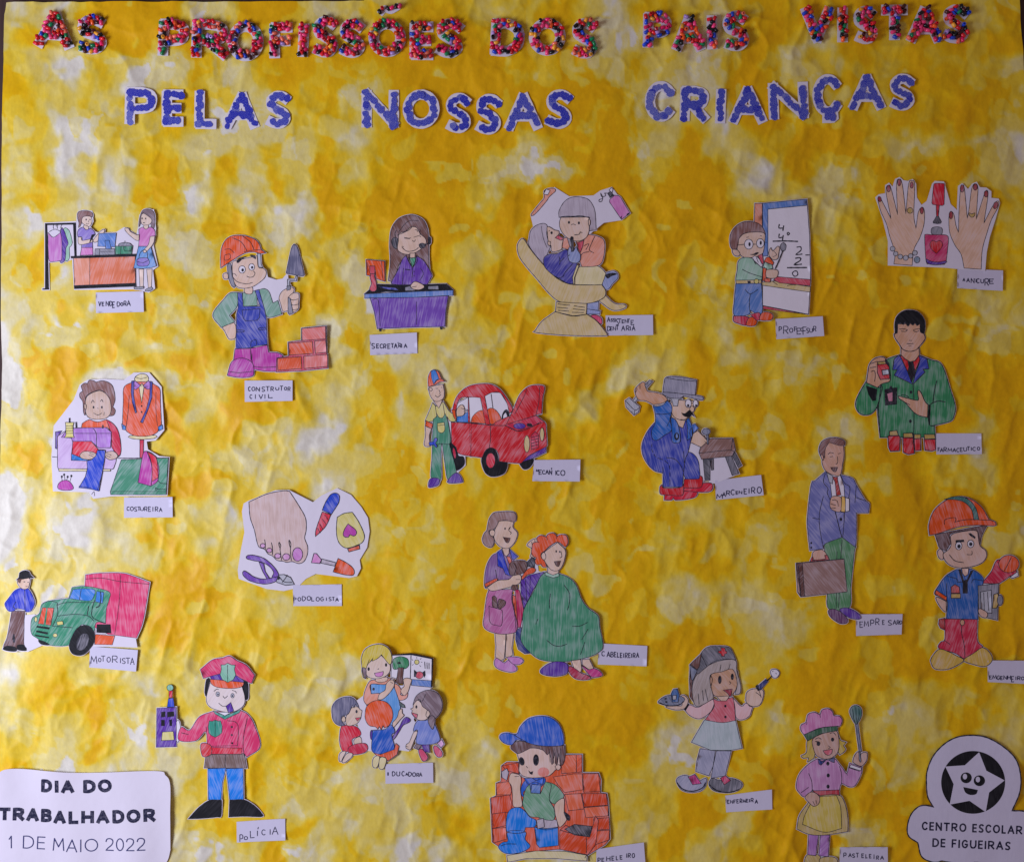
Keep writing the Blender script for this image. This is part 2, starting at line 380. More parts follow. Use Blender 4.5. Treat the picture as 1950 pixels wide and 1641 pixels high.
DATA = '''
# shop_scene_cutout|cut-out drawing of a shop counter with clothes rack, assistant and customer in blue skirt|paper cutout|60,380,7.135|1.0
P !185,325 600,305 620,330 625,200 700,150 820,165 835,300 790,370 850,440 900,460 930,465 1160,455 1265,390 1360,440 1440,490 1465,380 1480,220 1660,150 1690,400 1660,640 1720,910 1650,960 1680,1210 1600,1260 1540,1240 1400,1215 590,1220 560,800 525,820 235,845 190,850
rack_post k/0 !184,325 214,325 238,1218 184,1218
rack_foot k/0 !150,1210 240,1205 240,1225 150,1228
rack_rail k/0 !190,325 605,315 605,342 190,350
rack_post k/0 !565,325 605,325 615,768 585,770
hanging_shirt mn 440,400 500,410 530,470 555,590 530,640 515,650 515,800 460,830 430,640
hanging_shirt pu 395,410 440,420 470,500 500,600 470,660 455,825 380,830
hanging_shirt mgl 225,450c 295,515 395,450c 412,560 412,800 390,830 300,845 240,830 225,640c
~1 240,440 320,405 400,440
~1 300,400 295,360 330,330 335,370
~1 350,400 355,350 390,328
~1 405,415 400,370 425,330
hair bm 640,170 740,155 825,180 830,240 780,225 700,240 690,300 660,370 640,385 645,320 625,240
face sp 700,240 780,228 815,245 825,300 810,350 770,375 720,345 685,310
. @745,275,9,13
. @798,275,7,11
~1 745,330 765,338 782,328
~.7 775,285 780,305 770,310
neck sp 720,350 775,372 770,410 735,412 705,385
shirt vj 640,410 700,378 745,415 800,390c 850,430 870,480 830,520c 835,655c 680,655c 690,520 632,510c 625,460
arm sp 635,512c 685,515c 690,560 800,542 835,560 820,585 690,615 640,600
phone k/0 !820,480 870,470 840,520 800,590 790,585
forearm sp 840,560 900,480 960,420 1000,415 970,490 890,580 850,580
skirt pk !685,655 835,655 840,755 665,760
screen lb !920,465 1160,460 1140,650 905,640
screen_stand lb !1005,560 1065,560 1090,675 1015,675
cash_drawer gy !870,675 1140,675 1140,755 865,760
~1 930,680 930,755
~.7 940,712 1135,710
basket tl !1145,640 1385,635 1370,745 1150,750
~1 1225,645 1220,745
~1 1260,650 1275,700 1360,700 1370,645
basket_lid gy 1190,640c 1200,605 1280,590 1350,605 1380,638c
~.7 1275,590 1275,565
worktop k !540,775 1430,748 1435,775 545,800
counter_panel oy !575,800 800,795 800,1170 590,1172
counter_panel oyq !800,795 1420,778 1425,1150 800,1170
plinth k !585,1172 1425,1142 1430,1185 590,1215
hair bg 1480,240 1520,150 1600,135 1670,180 1685,300 1670,400 1640,385 1620,300 1590,240 1520,185c 1495,240 1490,330 1465,380 1470,300
face sp 1495,240 1525,192 1630,262 1640,310 1600,350 1540,355 1500,330
. @1510,262,9,12
. @1558,265,9,12
. @1535,322,16,6
neck sp !1535,355 1595,352 1600,400 1560,410 1525,392
leg sp !1470,950 1535,950 1530,1190 1485,1195
leg sp !1575,955 1650,950 1640,1200 1600,1215
shoe gy 1405,1195 1470,1195 1535,1190 1535,1215 1470,1225 1410,1220
shoe gy 1555,1235 1600,1205 1645,1195 1665,1215 1630,1245 1560,1252
top pk 1465,410c 1520,380 1560,412 1620,380 1680,420 1690,500c 1625,510c 1620,645c 1465,645c 1470,500
arm sp 1445,490c 1470,480 1470,560c 1430,560 1340,490 1285,430 1280,395 1330,400 1350,440
skirt sbl !1465,645 1630,645 1710,910 1640,935 1540,945 1400,940
arm sp 1625,510c 1688,505c 1670,600 1610,680 1560,730 1530,720 1540,690 1600,620
handbag vj 1445,870 1460,810 1580,800 1615,850 1600,900 1530,915 1460,905
~1.2 1470,820 1490,730 1550,690 1585,730 1590,810
~1 1450,850 1530,865 1605,830
# builder_cutout|cut-out drawing of a boy builder in orange helmet holding a trowel beside red bricks|paper cutout|390,430,4.688|1.2
P !545,400 560,465 640,490 700,480 740,430 740,560 660,640 620,690 560,600 490,570 430,570
sleeve tl2 300,598c 230,600 170,660 75,795 150,910c 270,858c 222,803c 290,720
fist sk 165,905 260,865c 280,900 275,1000 225,1015 205,990 180,940
sleeve tl2 480,575c 530,562 575,590 610,690c 655,668c 690,790c 580,820 545,790 500,700
chest tl2 !340,600 465,580 470,715 335,722
neck sk 360,555 425,550 425,605 390,612 360,600
ear sk 170,430 205,425 210,475 175,475 165,450
strap_band gy 205,350 235,345 245,440 275,545 245,540 215,460
helmet_lining lg !470,250 500,250 505,345 520,375 480,370 475,300
face sk 250,330 290,310 380,290 470,270c 480,370 520,380 550,410 540,460 500,500 430,545 350,560 290,545 260,490 250,430
. 285,320 310,290 380,270 395,262 350,290 300,335
. 400,262 440,265 460,285 455,300 430,285
>eye w @335,392,30,33
. @340,397,12,15
>eye w @420,370,26,30
. @425,374,11,13
~1.2 435,405 450,425 435,455 400,462 375,450
~1.2 250,455 290,500 370,520 430,508
~1 245,430 270,430 285,450
helmet og 145,378c 148,230 180,140 240,95 310,90 370,95 450,125 490,170 505,215 545,243c 500,250 430,235 350,250 250,310 180,355
~1.3 250,110 330,150 380,230
~1.3 340,95 410,150 445,225
~1.1 180,215 225,210 265,245
~1.1 180,265 225,255 228,295 180,310 178,268
~1.1 350,235 430,222 500,218
overalls nb !295,600 335,600 345,720 495,720 450,580 485,570 535,745 550,820 560,1060 455,1075 440,1080 415,1090 280,1100 285,790 300,730
>pocket nb !335,755 495,740 490,820 470,845 365,850 345,825
~1.2 285,930 350,935 345,950 285,948
~1.2 555,908 485,915 490,930 550,925
~1.2 412,1090 415,1040 430,1025 462,1022 465,1065
hand sk 665,640 700,580 780,550 800,575 790,600 840,610 838,690 835,740 800,770 745,760 700,765 680,700
~1.2 790,600 750,640 755,700
~1.1 755,650 790,665 835,655
~1.1 760,690 790,710 840,700
~1.1 765,740 790,752 830,745
trowel_handle gy !735,540 768,535 768,570 735,580
trowel_handle gy !745,640 765,650 790,780 760,795 745,780
trowel_neck lg !740,480 805,480 815,450 828,450 820,495 760,495 760,535 740,540
trowel_blade dgp 800,168c 835,210 890,440c 880,452 735,430c 730,420 775,210
boot mg !272,1100 410,1095 415,1190 435,1230 260,1200
boot mg 410,1095c 560,1065c 572,1130c 650,1135 700,1165 650,1180c 650,1300c 540,1298 435,1280c
~1.2 435,1255 520,1265 640,1258
boot mg2 208,1320 240,1220 300,1185 370,1188 430,1230 440,1300 430,1340 360,1355 270,1350 205,1335
~1.2 215,1300 310,1312 430,1300
mortar rdl/1 !640,1305 645,1180 750,1165 745,1040 865,1025 865,915 1085,895 1085,1010 1090,1140 1100,1270 870,1295
brick pkb !868,918 1078,897 1080,1010 870,1025
brick og2 !752,1048 962,1033 968,1140 755,1155
brick pkb !982,1030 1080,1022 1088,1130 988,1140
brick og2 !650,1185 862,1168 868,1275 655,1290
brick pkb !885,1165 1095,1148 1098,1255 888,1275
# secretary_cutout|cut-out drawing of a long-haired secretary with headset at a purple desk with orange monitor|paper cutout|680,390,5.47|1.2
hair bd 325,790c 345,600 340,400 360,250 430,150 530,110 610,115 690,160 730,240 745,350 745,540 755,700 740,720 600,600 520,560 440,620 380,790
~1.1 430,290 500,200 560,165 640,170
ear_cup dg 360,370 395,340 430,370 435,440 400,460 365,420
~1.3 410,270 395,300 400,345
face sk 440,300 500,280 570,228c 620,240 655,300 700,340 720,380 700,430 640,480 570,512 500,515 440,490 420,450 430,380
~1.2 575,225 540,265 420,320
~1.1 600,262 625,265 628,285
~1.1 490,342 540,350 560,345
~1.1 590,340 640,325 665,335
~1.1 492,350 550,355
~1.1 655,320 655,255
~1.1 575,372 595,385 608,365
~1.3 465,440 520,485 600,475 640,445
~1 468,432 485,440
ear_cup dg 740,340 765,345 765,400 745,410
microphone dg 645,415 680,400 712,415 700,445 660,452
~1.8 700,425 740,400 750,360
neck sk !550,505 605,505 600,560 575,600 550,555
top tl !545,555 610,550 600,610 575,650
jacket pu2 510,530c 470,570 430,670 360,800 365,825 445,835c 730,832c 770,760 775,720 700,590 640,545 615,530c 610,590 575,660c 535,590
~1.3 535,540 545,600 575,660 572,760
~1.3 620,535 625,590 578,655
~1.1 485,660 480,700 470,830
~1.1 660,660 690,720 650,790
. !500,668 555,675 553,684 500,678
. @593,695,5,8
. @593,740,5,8
desktop k !75,930 200,828 450,835 740,830 930,825 1000,890 990,920 600,910 300,905 90,935
. !200,840 400,870 380,890 240,870
keyboard gy/0.6 !500,860 560,845 610,880 600,895 500,895
telephone gy/0.6 !740,850 845,845 850,885 740,880
papers nb/0.8 !210,850 400,865 430,890 330,885
hand sk 555,850 600,800 680,830 700,860 650,885 590,880
~1 560,860 620,850
desk_edge lb !80,930 600,905 1000,890 1000,945 600,965 80,975
desk_panel pu3 !135,970 600,965 950,950 925,1100 915,1270 600,1275 210,1290 180,1120
~1 160,990 220,1000 240,1270
~1 620,1010 620,1250
. !225,1285 258,1285 255,1320 232,1320
. !862,1275 895,1275 890,1302 868,1302
monitor_stand rdl 135,640c 185,640c 185,720 180,740 200,820 200,890 160,905 130,880 150,820 135,750
monitor og !95,575 285,590 290,800 200,770 185,640 135,640 140,740 100,735
~1 255,590 270,795
monitor_stand rdl !133,640 187,642 185,720 135,720
# dental_cutout|cut-out drawing of a dental assistant leaning over a patient in a cream dentist chair|paper cutout|970,340,5.293|1.2
P !220,370 455,100 600,190 850,180 920,130 1030,95 1215,350 1120,415 950,440 850,520 800,560 600,560 250,500
toothbrush oy 220,365 310,250 350,200 350,130 400,105 450,105 465,130 400,190 375,230 290,330 240,375
>bristles w !345,160 370,110 410,125 385,170
tube pk !1010,215 1060,170 1100,175 1120,190 1215,350 1130,415 1010,240
>cap dg !990,150 1020,130 1050,170 1015,195
>nozzle w !1005,120 1025,95 1045,105 1035,145
. !1115,395 1135,375 1130,412
. !1180,360 1205,345 1210,360 1185,378
~1.3 1000,155 960,150 970,175 930,185 920,150 940,200 905,215 905,235 930,232 940,205
trouser_leg gl !775,1260 900,1240 895,1330 775,1320
sock gl !775,1315 915,1335 910,1368 770,1368
shoe pkr 820,1385 870,1375 920,1400 935,1440 925,1470 880,1440
foot_pedal cr 900,1230c 965,1175c 1060,1260 1160,1270 1172,1300 1100,1328 1020,1320
trousers crp 700,895 860,880 920,900 975,965 960,1020 930,1075c 640,1070c 660,1000
shoe gl 980,950 1050,932 1090,960 1090,1010 1040,1060 1000,1115 960,1115 935,1075 960,1000
. 970,970 1040,950 1085,965 1030,985 990,1010
jacket oyp 670,640c 760,600 800,565c 880,580 950,620 960,720 930,850 860,885 730,890c 700,800 690,700
~1.3 805,740 745,750 720,780
~1.3 760,600 730,680 715,745
~1.3 860,585 830,650 805,720 850,750
~1.1 750,680 800,660 770,720
shirt rdl !680,650 750,625 740,680 715,745 690,700
patient_shoulder oyp !520,610 580,595 610,690 600,720 530,700
hair vg 500,390 500,330 550,240 620,195 700,188 790,210 840,270 865,350 875,520c 800,530c 790,400 500,395
face sk 520,395c 800,390c 805,450 800,540 770,600 700,632 620,620 550,570 510,500 505,440
~1.5 505,395 560,385 640,385 720,380 810,400
. @600,445,11,15
. @700,450,11,15
~1.2 622,468 645,462 668,470
~1.4 655,570 700,565 715,540
~1.2 710,540 735,548
ear sk 795,415 815,425 812,470 800,475
hair vg 200,600 215,530 270,475 350,455 385,490 375,560 395,640 415,690 400,720 340,870c 250,760 195,670
~.9 320,480 340,600 380,700
face sk 380,490 420,500 450,520 495,530c 500,560 465,600c 540,620c 530,680 520,720 430,740 420,680 395,660 385,570
. @425,550,12,15
~1 395,535 410,525
mouth rdl 462,600c 490,575 520,590 545,605c 520,625
ear sk 385,640 415,640 410,680 390,670
chair_back cr 80,700 90,650 120,612 150,620 200,700 270,790 340,870 400,940 490,1015 600,1065 750,1075 930,1072c 968,1130 960,1190 900,1230 800,1258 640,1260 500,1240 400,1160 290,1030 170,890 100,790
sweater nb2 345,850 350,800 400,765 480,760 560,720 600,740 650,800 680,860 660,930 640,1060c 590,1060 500,1010 420,960 360,900
~1.3 475,1010 540,990 560,950 640,860
~1.2 500,790 510,830 505,870
~1.2 550,800 515,840
belt crp !645,1065 635,1000 680,870 700,880 655,1000 655,1068
glove gl 590,730 610,690 640,740 670,690 690,730 715,770 710,830 670,855 610,840 590,790
~1.2 590,730 590,780 610,770
probe dg !625,740 618,650 612,620 618,595 640,595 642,625 640,690 652,725
. @627,605,14,20
chair_column cr !472,1245 780,1262 775,1370 640,1385 465,1345
~1.3 485,1265 560,1275 610,1278
~1.3 650,1285 760,1300
~1.3 480,1300 590,1310
~1.3 640,1315 760,1328
~1.3 490,1330 600,1338
~1.3 630,1350 750,1352
chair_base cr 460,1345c 640,1388 780,1370c 880,1440 985,1570 980,1585 600,1582 270,1555 265,1530 330,1440
# teacher_cutout|cut-out drawing of a boy teacher with round glasses writing sums on a white board|paper cutout|1370,360,5.468|1.2
board_side oy !365,155 442,155 440,440 360,345
board w !445,155 905,110 935,500 945,940 925,1305 445,1215 445,700
>top_frame lb !445,155 905,110 908,175 500,215 500,700 445,705
>chalk_rail cr !440,975 560,960 945,1020 940,1075 440,1005
>eraser_strip rdl !590,915 945,945 940,1010 620,980 560,950
>board_foot rdl/0.8 !450,1220 760,1280 925,1308 450,1250
~2.5 550,548 690,545 815,550
~2.2 620,370 615,410 660,410
~2.2 665,385 655,440
~2.2 620,470 615,510 655,505
~2.2 660,485 650,550
~2 700,465 710,455 725,468 710,485 700,465
~2.2 800,610 840,605 845,640 795,685 860,680
~2 890,690 935,690
~2.4 785,725 835,718 840,745 775,790 855,785
~2.5 700,822 910,820
~2 780,855 755,880 780,912 812,895 805,860 780,855
~1.2 700,1010 740,1000 790,1000
~1.2 550,965 600,1000
hair bm 105,570 110,480 160,400 240,350 330,345 410,370 460,430 470,490 400,470 330,455 250,470 200,520 190,600 150,640 120,620
face sk 200,520 250,472 330,455 430,455 470,480 465,560 460,620 440,680 370,710 270,720 210,690 180,640 190,580
~1.1 275,510 300,505
~1.1 420,490 435,495
>spectacle_lens w @300,580,45,52
. @308,580,12,22
>spectacle_lens w @420,570,40,48
. @425,565,11,22
~1.3 345,580 375,580
~1.3 180,590 255,580
~1.2 465,560 485,560
. 310,685 350,680 375,665 405,665 380,690 340,692
ear sk 135,635 180,640 210,680 190,705 150,695 130,660
trousers lb 165,990c 430,985c 440,1100 440,1290 380,1300 320,1270 300,1310 150,1320 150,1150
~1.2 260,1050 315,1095 395,1050
~1.2 315,1095 305,1200 315,1290
sweater mn 165,930 180,850 190,760 240,720 330,725 380,780 440,820 440,900 430,985c 165,960c
~1.2 230,840 310,880 440,920
collar w !330,725 360,700 400,720 450,790 430,820
~1.2 345,730 370,790
~1.2 380,720 400,770
collar rdl !395,700 440,680 455,770 440,790
belt cr !165,955 430,950 430,985 170,990
. !285,960 290,990 320,990 318,960
>buckle yl @380,965,25,25
sleeve mn !450,800 470,760 540,790 550,830 480,850
cuff og !480,720 510,710 560,770 550,795 460,760
hand sk 510,690 515,640 530,615c 550,650 600,600 620,620 610,680 600,730 550,740
~1 560,650 590,690 550,710
chalk gy 630,590 660,560 690,590 680,640 650,650 635,630
~2.4 655,645 610,760 575,835
hand sk 470,850 540,840 600,850 605,890 580,930 500,930 465,900
cuff og !445,825 485,830 475,880 485,960 445,960
box_on_rail og2 !465,935 530,935 520,975 465,970
shoe rdp 140,1325c 250,1325 300,1340c 280,1420 180,1400 140,1375
shoe og 275,1395 300,1345 350,1335 385,1370 370,1420 310,1430 275,1420
shoe rdp 315,1310c 410,1290 420,1360 380,1370c
shoe og 410,1345 440,1290 500,1285 550,1310 540,1360 480,1372 415,1365
# manicure_cutout|cut-out drawing of two hands with red nails and a pink nail polish bottle|paper cutout|1650,330,6.964|1.1
P !120,330 160,295 250,280 250,170 290,145 340,200 380,90 430,68 480,110 545,120 600,95 640,150 650,330 720,440 800,380 870,150 900,120 1010,125 1050,250 1100,420 1200,510 1215,180 1260,150 1340,230 1400,150 1450,130 1490,200 1580,205 1640,250 1640,340 1740,350 1755,400 1700,600 1620,850 1580,1050 1560,1290 1280,1270 1050,1245 290,1215 290,900 220,620
hand skh 140,345c 160,315 195,370 320,610c 250,240 290,165 320,220 405,555c 390,150 425,85 465,150 515,545c 550,150 595,108 630,160 620,560 650,740c 680,520 730,455 760,510 755,680 700,860 625,1010 600,1225c 360,1205c 370,1050 300,830 260,680 180,500
>nail rdn @165,350,23,35,-15
>nail rdn @285,210,25,45,0
>nail rdn @425,130,23,45
>nail rdn @590,165,22,42
>nail rdn @725,500,22,45
>ring yb @570,500,38,38
>bracelet_bead lg @342,1005,32,32
>bracelet_bead lg @382,1070,30,30
>bracelet_bead lg @443,1110,32,32
>bracelet_bead lg @515,1125,34,34
>bracelet_bead lg @580,1100,30,30
>bracelet_bead lg @635,1060,32,32
>charm gb @665,1150,38,42
hand skh 1090,560 1110,510 1150,550 1180,700 1215,790c 1220,500 1240,200 1265,165 1290,210 1330,605c 1350,500 1390,200 1440,145 1470,200 1460,400 1450,615c 1540,330 1570,240 1600,240 1600,330 1550,670c 1640,490 1700,390 1745,375 1740,450 1650,620 1590,800 1530,1020 1515,1275c 1290,1260c 1250,1080 1170,960 1100,800 1085,640
>nail rdn @1112,560,24,50
>nail rdn @1260,210,26,48
>nail rdn @1435,190,28,42
>nail rdn @1578,280,26,42
>nail rdn @1705,430,30,48,20
>ring yb 1355,530 1390,545 1430,530 1425,570 1390,590 1355,560
brush_cap rd2 895,145 960,140 1025,145c 1020,420 1000,435 870,420 858,400c 880,180
brush_stem rd2 !915,430 958,430 945,575 920,575
bristles dg !920,575 945,575 985,650 975,670 930,675 880,665 875,650
bottle_neck gy 860,810 850,760 870,725 930,715 990,730 1000,770 990,815 930,822
bottle pr 765,860 780,815 850,820 1000,820 1060,830 1080,870 1070,1000 1045,1190 1000,1212 900,1218 820,1205 785,1170
>heart rd 920,915 960,895 1000,930 990,990 920,1070c 855,1010 835,940 870,895
>bottle_base pu 785,1140 850,1170 950,1180 1050,1165 1040,1195 920,1218 810,1200
# seamstress_cutout|cut-out drawing of a seamstress at a lilac sewing machine beside an orange jacket|paper cutout|80,690,5.292|1.2
P !470,180 650,175 830,185 930,110 1080,110 1200,250 1225,680 1140,780 1045,790 1060,880 1180,950 1280,960 1260,1335 700,1340 520,1365 480,1300 120,1290 105,950 130,640 330,380 390,230
~1.2 105,950 160,955
~1.5 760,965 1280,962
form_neck crp 940,150 1000,115 1060,130 1075,180 1010,215 945,190
~1 945,150 1000,165 1060,150
form_stand rdp !985,780 1025,780 1020,960 985,960
form_hem crp 880,740 1145,735 1130,765 1000,775 900,765
jacket og2 925,195c 830,250 820,400 810,620c 845,680c 860,700 940,740 1080,740 1165,700 1170,650c 1205,625c 1195,400 1190,270 1130,220 1090,195c
>cuff sb !800,620 840,640 845,680 810,675
>cuff sb !1170,650 1215,630 1220,670 1180,690
>collar vi !925,195 945,190 1000,235 945,275 920,260
>collar vi !1015,240 1075,185 1090,200 1095,270 1060,270
>shirt_opening crp !980,250 1010,210 1030,250 1005,410
. @1005,440,8,10
. @1005,500,8,10
~1 880,330 870,480 845,670
~1 1150,300 1150,500 1165,640
tape_measure nb2 !905,190 930,185 925,330 955,505 940,510 910,400 900,300
tape_measure nb2 !1095,190 1115,200 1110,350 1080,450 1015,610 992,600 1050,480 1085,350
hair bm 385,350 385,310 415,290c 400,240 430,210 462,215c 480,180 525,185 545,200c 620,185 700,220 730,290 738,380 715,450c 740,480 725,530 680,540c 690,400 650,320 580,280 460,330 440,400 440,530 420,500 415,400
face skg 440,400 470,330 580,285 650,320 690,390 695,500 650,560 560,575 480,560 445,510
. @522,452,9,14
. @605,452,9,14
~1.2 500,410 515,380 530,405
~1.2 590,395 605,375 618,400
~1.1 522,510 565,530 605,510
~.9 630,500 625,535
~1 560,460 572,465
ear skg 430,420 450,430 445,475 430,465
body og2 480,575c 560,600 650,575c 720,620 770,700 795,850 770,950 640,900 400,900 400,650 430,600
body rdp 650,575c 720,620 770,700 795,850 780,935 700,930 690,700
machine_body lvp !160,745 240,690 340,660 660,655 700,700 700,850 750,930 745,1000 720,1070 690,1080 170,1075 160,1050
machine_wheel pu !140,700 205,690 160,750 155,870 140,865
machine_arm vi2 !240,700 340,660 640,655 700,700 690,860 570,860 500,795 310,795 300,760 200,755
~1 330,715 700,715
~1.2 515,665 548,715 548,855
. !340,600 355,600 358,665 342,665
. !608,630 620,630 622,665 605,665
body rd2 315,795c 500,795c 570,880c 630,880 620,900 540,940 400,960 300,940c
machine_plate sb !300,920 400,960 545,970 440,990 300,985
machine_foot crp !170,1070 690,1075 690,1095 175,1095
spool yl !240,605 325,605 315,640 320,740 330,755 230,755 245,735 245,640
. !275,560 288,560 288,610 275,610
~1 250,640 320,638
~1 250,665 320,663
~1 250,690 320,688
~1 250,715 320,713
hand skg 385,930 430,895 520,905 550,930 530,965 470,978 400,965
~1 480,910 530,930
~1 475,930 520,950
hand skg 640,910 720,895 765,940 740,970 680,980 640,950
~1 650,915 700,935
~1 645,935 690,955
fabric bl !545,940 560,885 640,885 630,990 575,1295 500,1275 375,1260 440,1150 460,1070 455,990 500,980
~1 375,1245 500,1265
~1 560,1290 600,1150
~.9 500,1330 525,1300 530,1345
pincushion mg2 165,1270 170,1220 210,1190 265,1190 305,1230 315,1275 240,1288
~.9 205,1190 200,1160
~.9 235,1185 225,1135
~.9 250,1185 258,1160
~.9 285,1195 295,1155
. @202,1150,10,13
. @225,1130,10,13
. @260,1152,10,13
. @297,1143,10,13
cutting_mat tl !800,980 1275,962 1255,1330 695,1330 690,1300
~1 700,1300 1250,1300
~1.2 1150,1260 1170,1275 1150,1285 1145,1260
~1.2 1170,1275 1250,1278
~1.2 1175,1190 1200,1215 1260,1220
iron mg 970,1210c 990,1080 1020,920 1050,895 1110,920 1150,970 1180,1060 1170,1190 1100,1245c
>iron_handle rd2 1060,900c 1120,930 1160,980 1175,1160c 1110,1200c 1110,1050 1090,960
~1.2 1105,1235 1110,1050 1060,900
# foot_care_cutout|cut-out drawing of a large bare foot with nail tools and clippers|paper cutout|430,910,6.31|1.5
P !280,280 600,155 760,150 1050,300 1150,220 1340,130 1500,210 1620,350 1700,480 1720,640 1690,830 1600,980 1615,1080 1570,1170 1480,1190 1080,1140 960,1200 850,1310 700,1345 500,1320 170,1200 160,1100 200,850 240,650 210,400 230,310
foot skf 285,285c 500,190 700,152 770,158c 880,330 960,480 968,620 950,720 985,820 980,920 940,1000 880,1025 800,1000 740,1010 690,995 620,985 570,935 510,905 470,850 410,830 380,760 350,620 300,470
>nail pkl @450,810,30,27
>nail pkl @528,865,32,27
>nail pkl @628,932,36,30
>nail pkl @730,945,44,40
>nail pk2 @865,915,60,82
~1.5 472,735 480,790 480,860
~1.5 552,770 565,830 565,920
~1.5 645,765 665,810 655,850 675,985
~1.5 640,770 645,810 660,850
~1.5 765,740 785,790 780,860 790,990
~1.5 760,745 770,810 783,840
file_cap bl 1160,385c 1200,290 1260,200 1320,180 1365,210 1360,290 1300,390 1270,435c
>file_blade rd2 1160,405c 1265,440c 1200,580 1080,700c 1085,620
~1.2 1190,440 1230,500
~1.2 1160,490 1210,560
~1.2 1130,550 1170,620
~1.2 1105,600 1135,660
polish_bottle yp 1340,470c 1420,425 1520,410c 1600,530 1665,680 1650,760 1590,800 1460,840 1380,800 1340,720 1330,600
>heart mg2 1470,550c 1560,620 1570,670 1540,695 1490,680 1480,705 1440,710 1410,680 1430,610
>bottle_cap og2 !1465,850 1605,805 1610,850 1480,885
brush_cap og 1350,965c 1440,1010 1520,1070 1545,1120 1530,1165 1430,1160 1290,1125c
brush_stem vg !1155,970 1325,1015 1310,1055 1145,1020
bristles pk !1060,905 1090,905 1150,980 1130,1025 1030,1015
clipper_handle pu3 255,960 270,925 350,925 470,965 580,1060 640,1160 620,1240 560,1190 580,1130 520,1050 430,1005 330,985
clipper_spring pu3 !405,1005 460,1020 480,1120 530,1200 500,1210 450,1120
clipper_handle pu3 210,1150 225,1110 270,1130 340,1180 450,1210 560,1195 640,1180 620,1230 500,1268 380,1255 270,1215
clipper_blade lg !610,1235 640,1160 700,1155 780,1190 825,1275 720,1285 620,1250
~1.5 640,1170 700,1240 800,1250
~1.5 680,1250 720,1200 740,1160
. @637,1200,17,20
# mechanic_cutout|cut-out drawing of a mechanic with a spanner beside a red car with raised bonnet|paper cutout|780,690,5.735|1.0
P !360,800 480,560 640,560 1000,640 480,900 600,1020 605,1120 520,1200 480,1180 400,900
P !460,640 470,500 860,330 1000,330 1090,560 900,670
wheel k 440,880 480,880 520,950 535,1020 590,1030 600,1110 540,1170 490,1160 460,1000
>hub rdp @490,990,16,60,-10
front_wheel k 1200,1095 1250,1070 1350,1050 1340,1110 1290,1160 1240,1160
glass w !480,640 520,450 640,380 860,330 990,330 1060,440 1115,560 1000,650 880,670 660,655
driver_seat og 670,655c 690,590 760,530 830,540 850,670c
driver_seat og 850,520 900,500 960,540 1000,620 960,650 890,675 860,600
. 1005,630 1010,570 1035,525 1065,515 1090,560 1080,600 1065,590 1050,550 1025,580 1020,630
door_window sb !520,590 640,540 640,655 515,650
car_body rd 455,650c 880,680 940,650 1080,590c 1300,600 1470,650 1490,760 1500,900 1490,920c 1300,1020 1230,1090 1180,1100 980,1080c 970,1000 940,950 880,930 830,970 800,1040c 550,1000 510,930 460,880c
roof rd 480,620c 475,500 520,370 620,275 740,240 880,240 980,290 1060,390 1125,510 1090,560c 1060,440 990,335 900,330 820,370c 880,680c 830,675c 780,420 760,385 660,380 645,380c 660,655c 640,655c 640,380c 570,385 530,430 510,520 510,640c
~1.2 890,345 910,500
door_line rd/0.5 !655,655 672,655 672,1030 668,1030
~1.2 880,690 885,820 870,930
~1.2 458,655 660,660 880,685 1050,690
bonnet rd 1055,680c 1130,520 1200,360 1290,270 1380,250 1465,260 1470,300 1450,400 1440,560c 1390,570 1340,590
~1.1 1380,570 1410,430 1420,270
~1.1 1150,560 1250,370 1280,290
engine_bay rdp !1040,685 1380,580 1470,650 1180,750
>battery pu @1200,695,65,32
. 1280,670 1320,665 1340,690 1290,700
~1.1 1040,685 1180,750 1300,720 1430,650
headlamp cr @1280,890,30,92
headlamp cr @1445,785,22,72
grille rdp !1325,800 1370,755 1410,790 1405,930 1330,950
~1.2 1330,820 1405,800
~1.2 1330,850 1405,830
~1.2 1330,885 1405,862
~1.2 1330,915 1405,895
bumper pu !1230,1085 1300,1020 1490,920 1488,980 1340,1050
wheel k 785,1080 800,1020 840,950 900,935 950,980 980,1080 1065,1095 1040,1200 960,1240 880,1240 820,1190
>hub rd2 @885,1070,50,82
trouser_leg tl 250,880c 355,870c 345,960 345,1275 290,1270 235,1250 245,1050
trouser_leg tl 355,870c 430,870c 450,950 510,1200 440,1275 410,1260 380,1050
shoe pu 215,1290 250,1260 325,1270 320,1330 270,1355 210,1360
shoe pu 420,1280 500,1205 550,1230 580,1290 560,1310 430,1315
shirt yp 250,440c 300,480 370,430c 440,540 510,570c 500,640 440,640 410,590 400,640 260,640 175,650 200,570 230,500
dungarees tl 260,620c 295,590 300,560c 320,600 360,605 390,560c 405,600 430,700 445,880 350,885 250,890 255,750
>pocket yp 305,665c 380,655c 385,740 350,770 310,745
~1 310,690 380,680
~1 280,470 300,600
~1 365,450 385,570
cuff og !180,635 255,675 240,725 172,690
arm skp 172,695c 240,725c 215,800 220,860 225,910 180,918 160,890 175,800
spanner bl 215,870 260,865 270,830 300,825 305,850 285,880 305,915 290,930 265,900 220,905
cuff og !460,515 500,520 510,640 480,590
hand skp 515,590c 515,520 550,470 580,465 600,500 600,560 570,585
~1 560,500 640,525 590,535
neck skp !250,400 360,390 350,440 320,500 290,460
face skp 215,270 365,240c 380,330 370,390 330,420 280,425 235,380 215,320
~1.1 280,360 310,380 345,350
~1.1 320,300 335,330 325,345
~1 285,285 310,285
~1 345,270 355,280
ear skp 212,290 235,275 250,300 230,315
cap og 205,265c 205,160 235,95 275,85 320,110 345,170 385,210c 330,215 280,245 240,258
>cap_panel sb 235,100c 280,85 320,180 300,195c 265,240c 240,170
~1.1 265,240 300,190 350,185
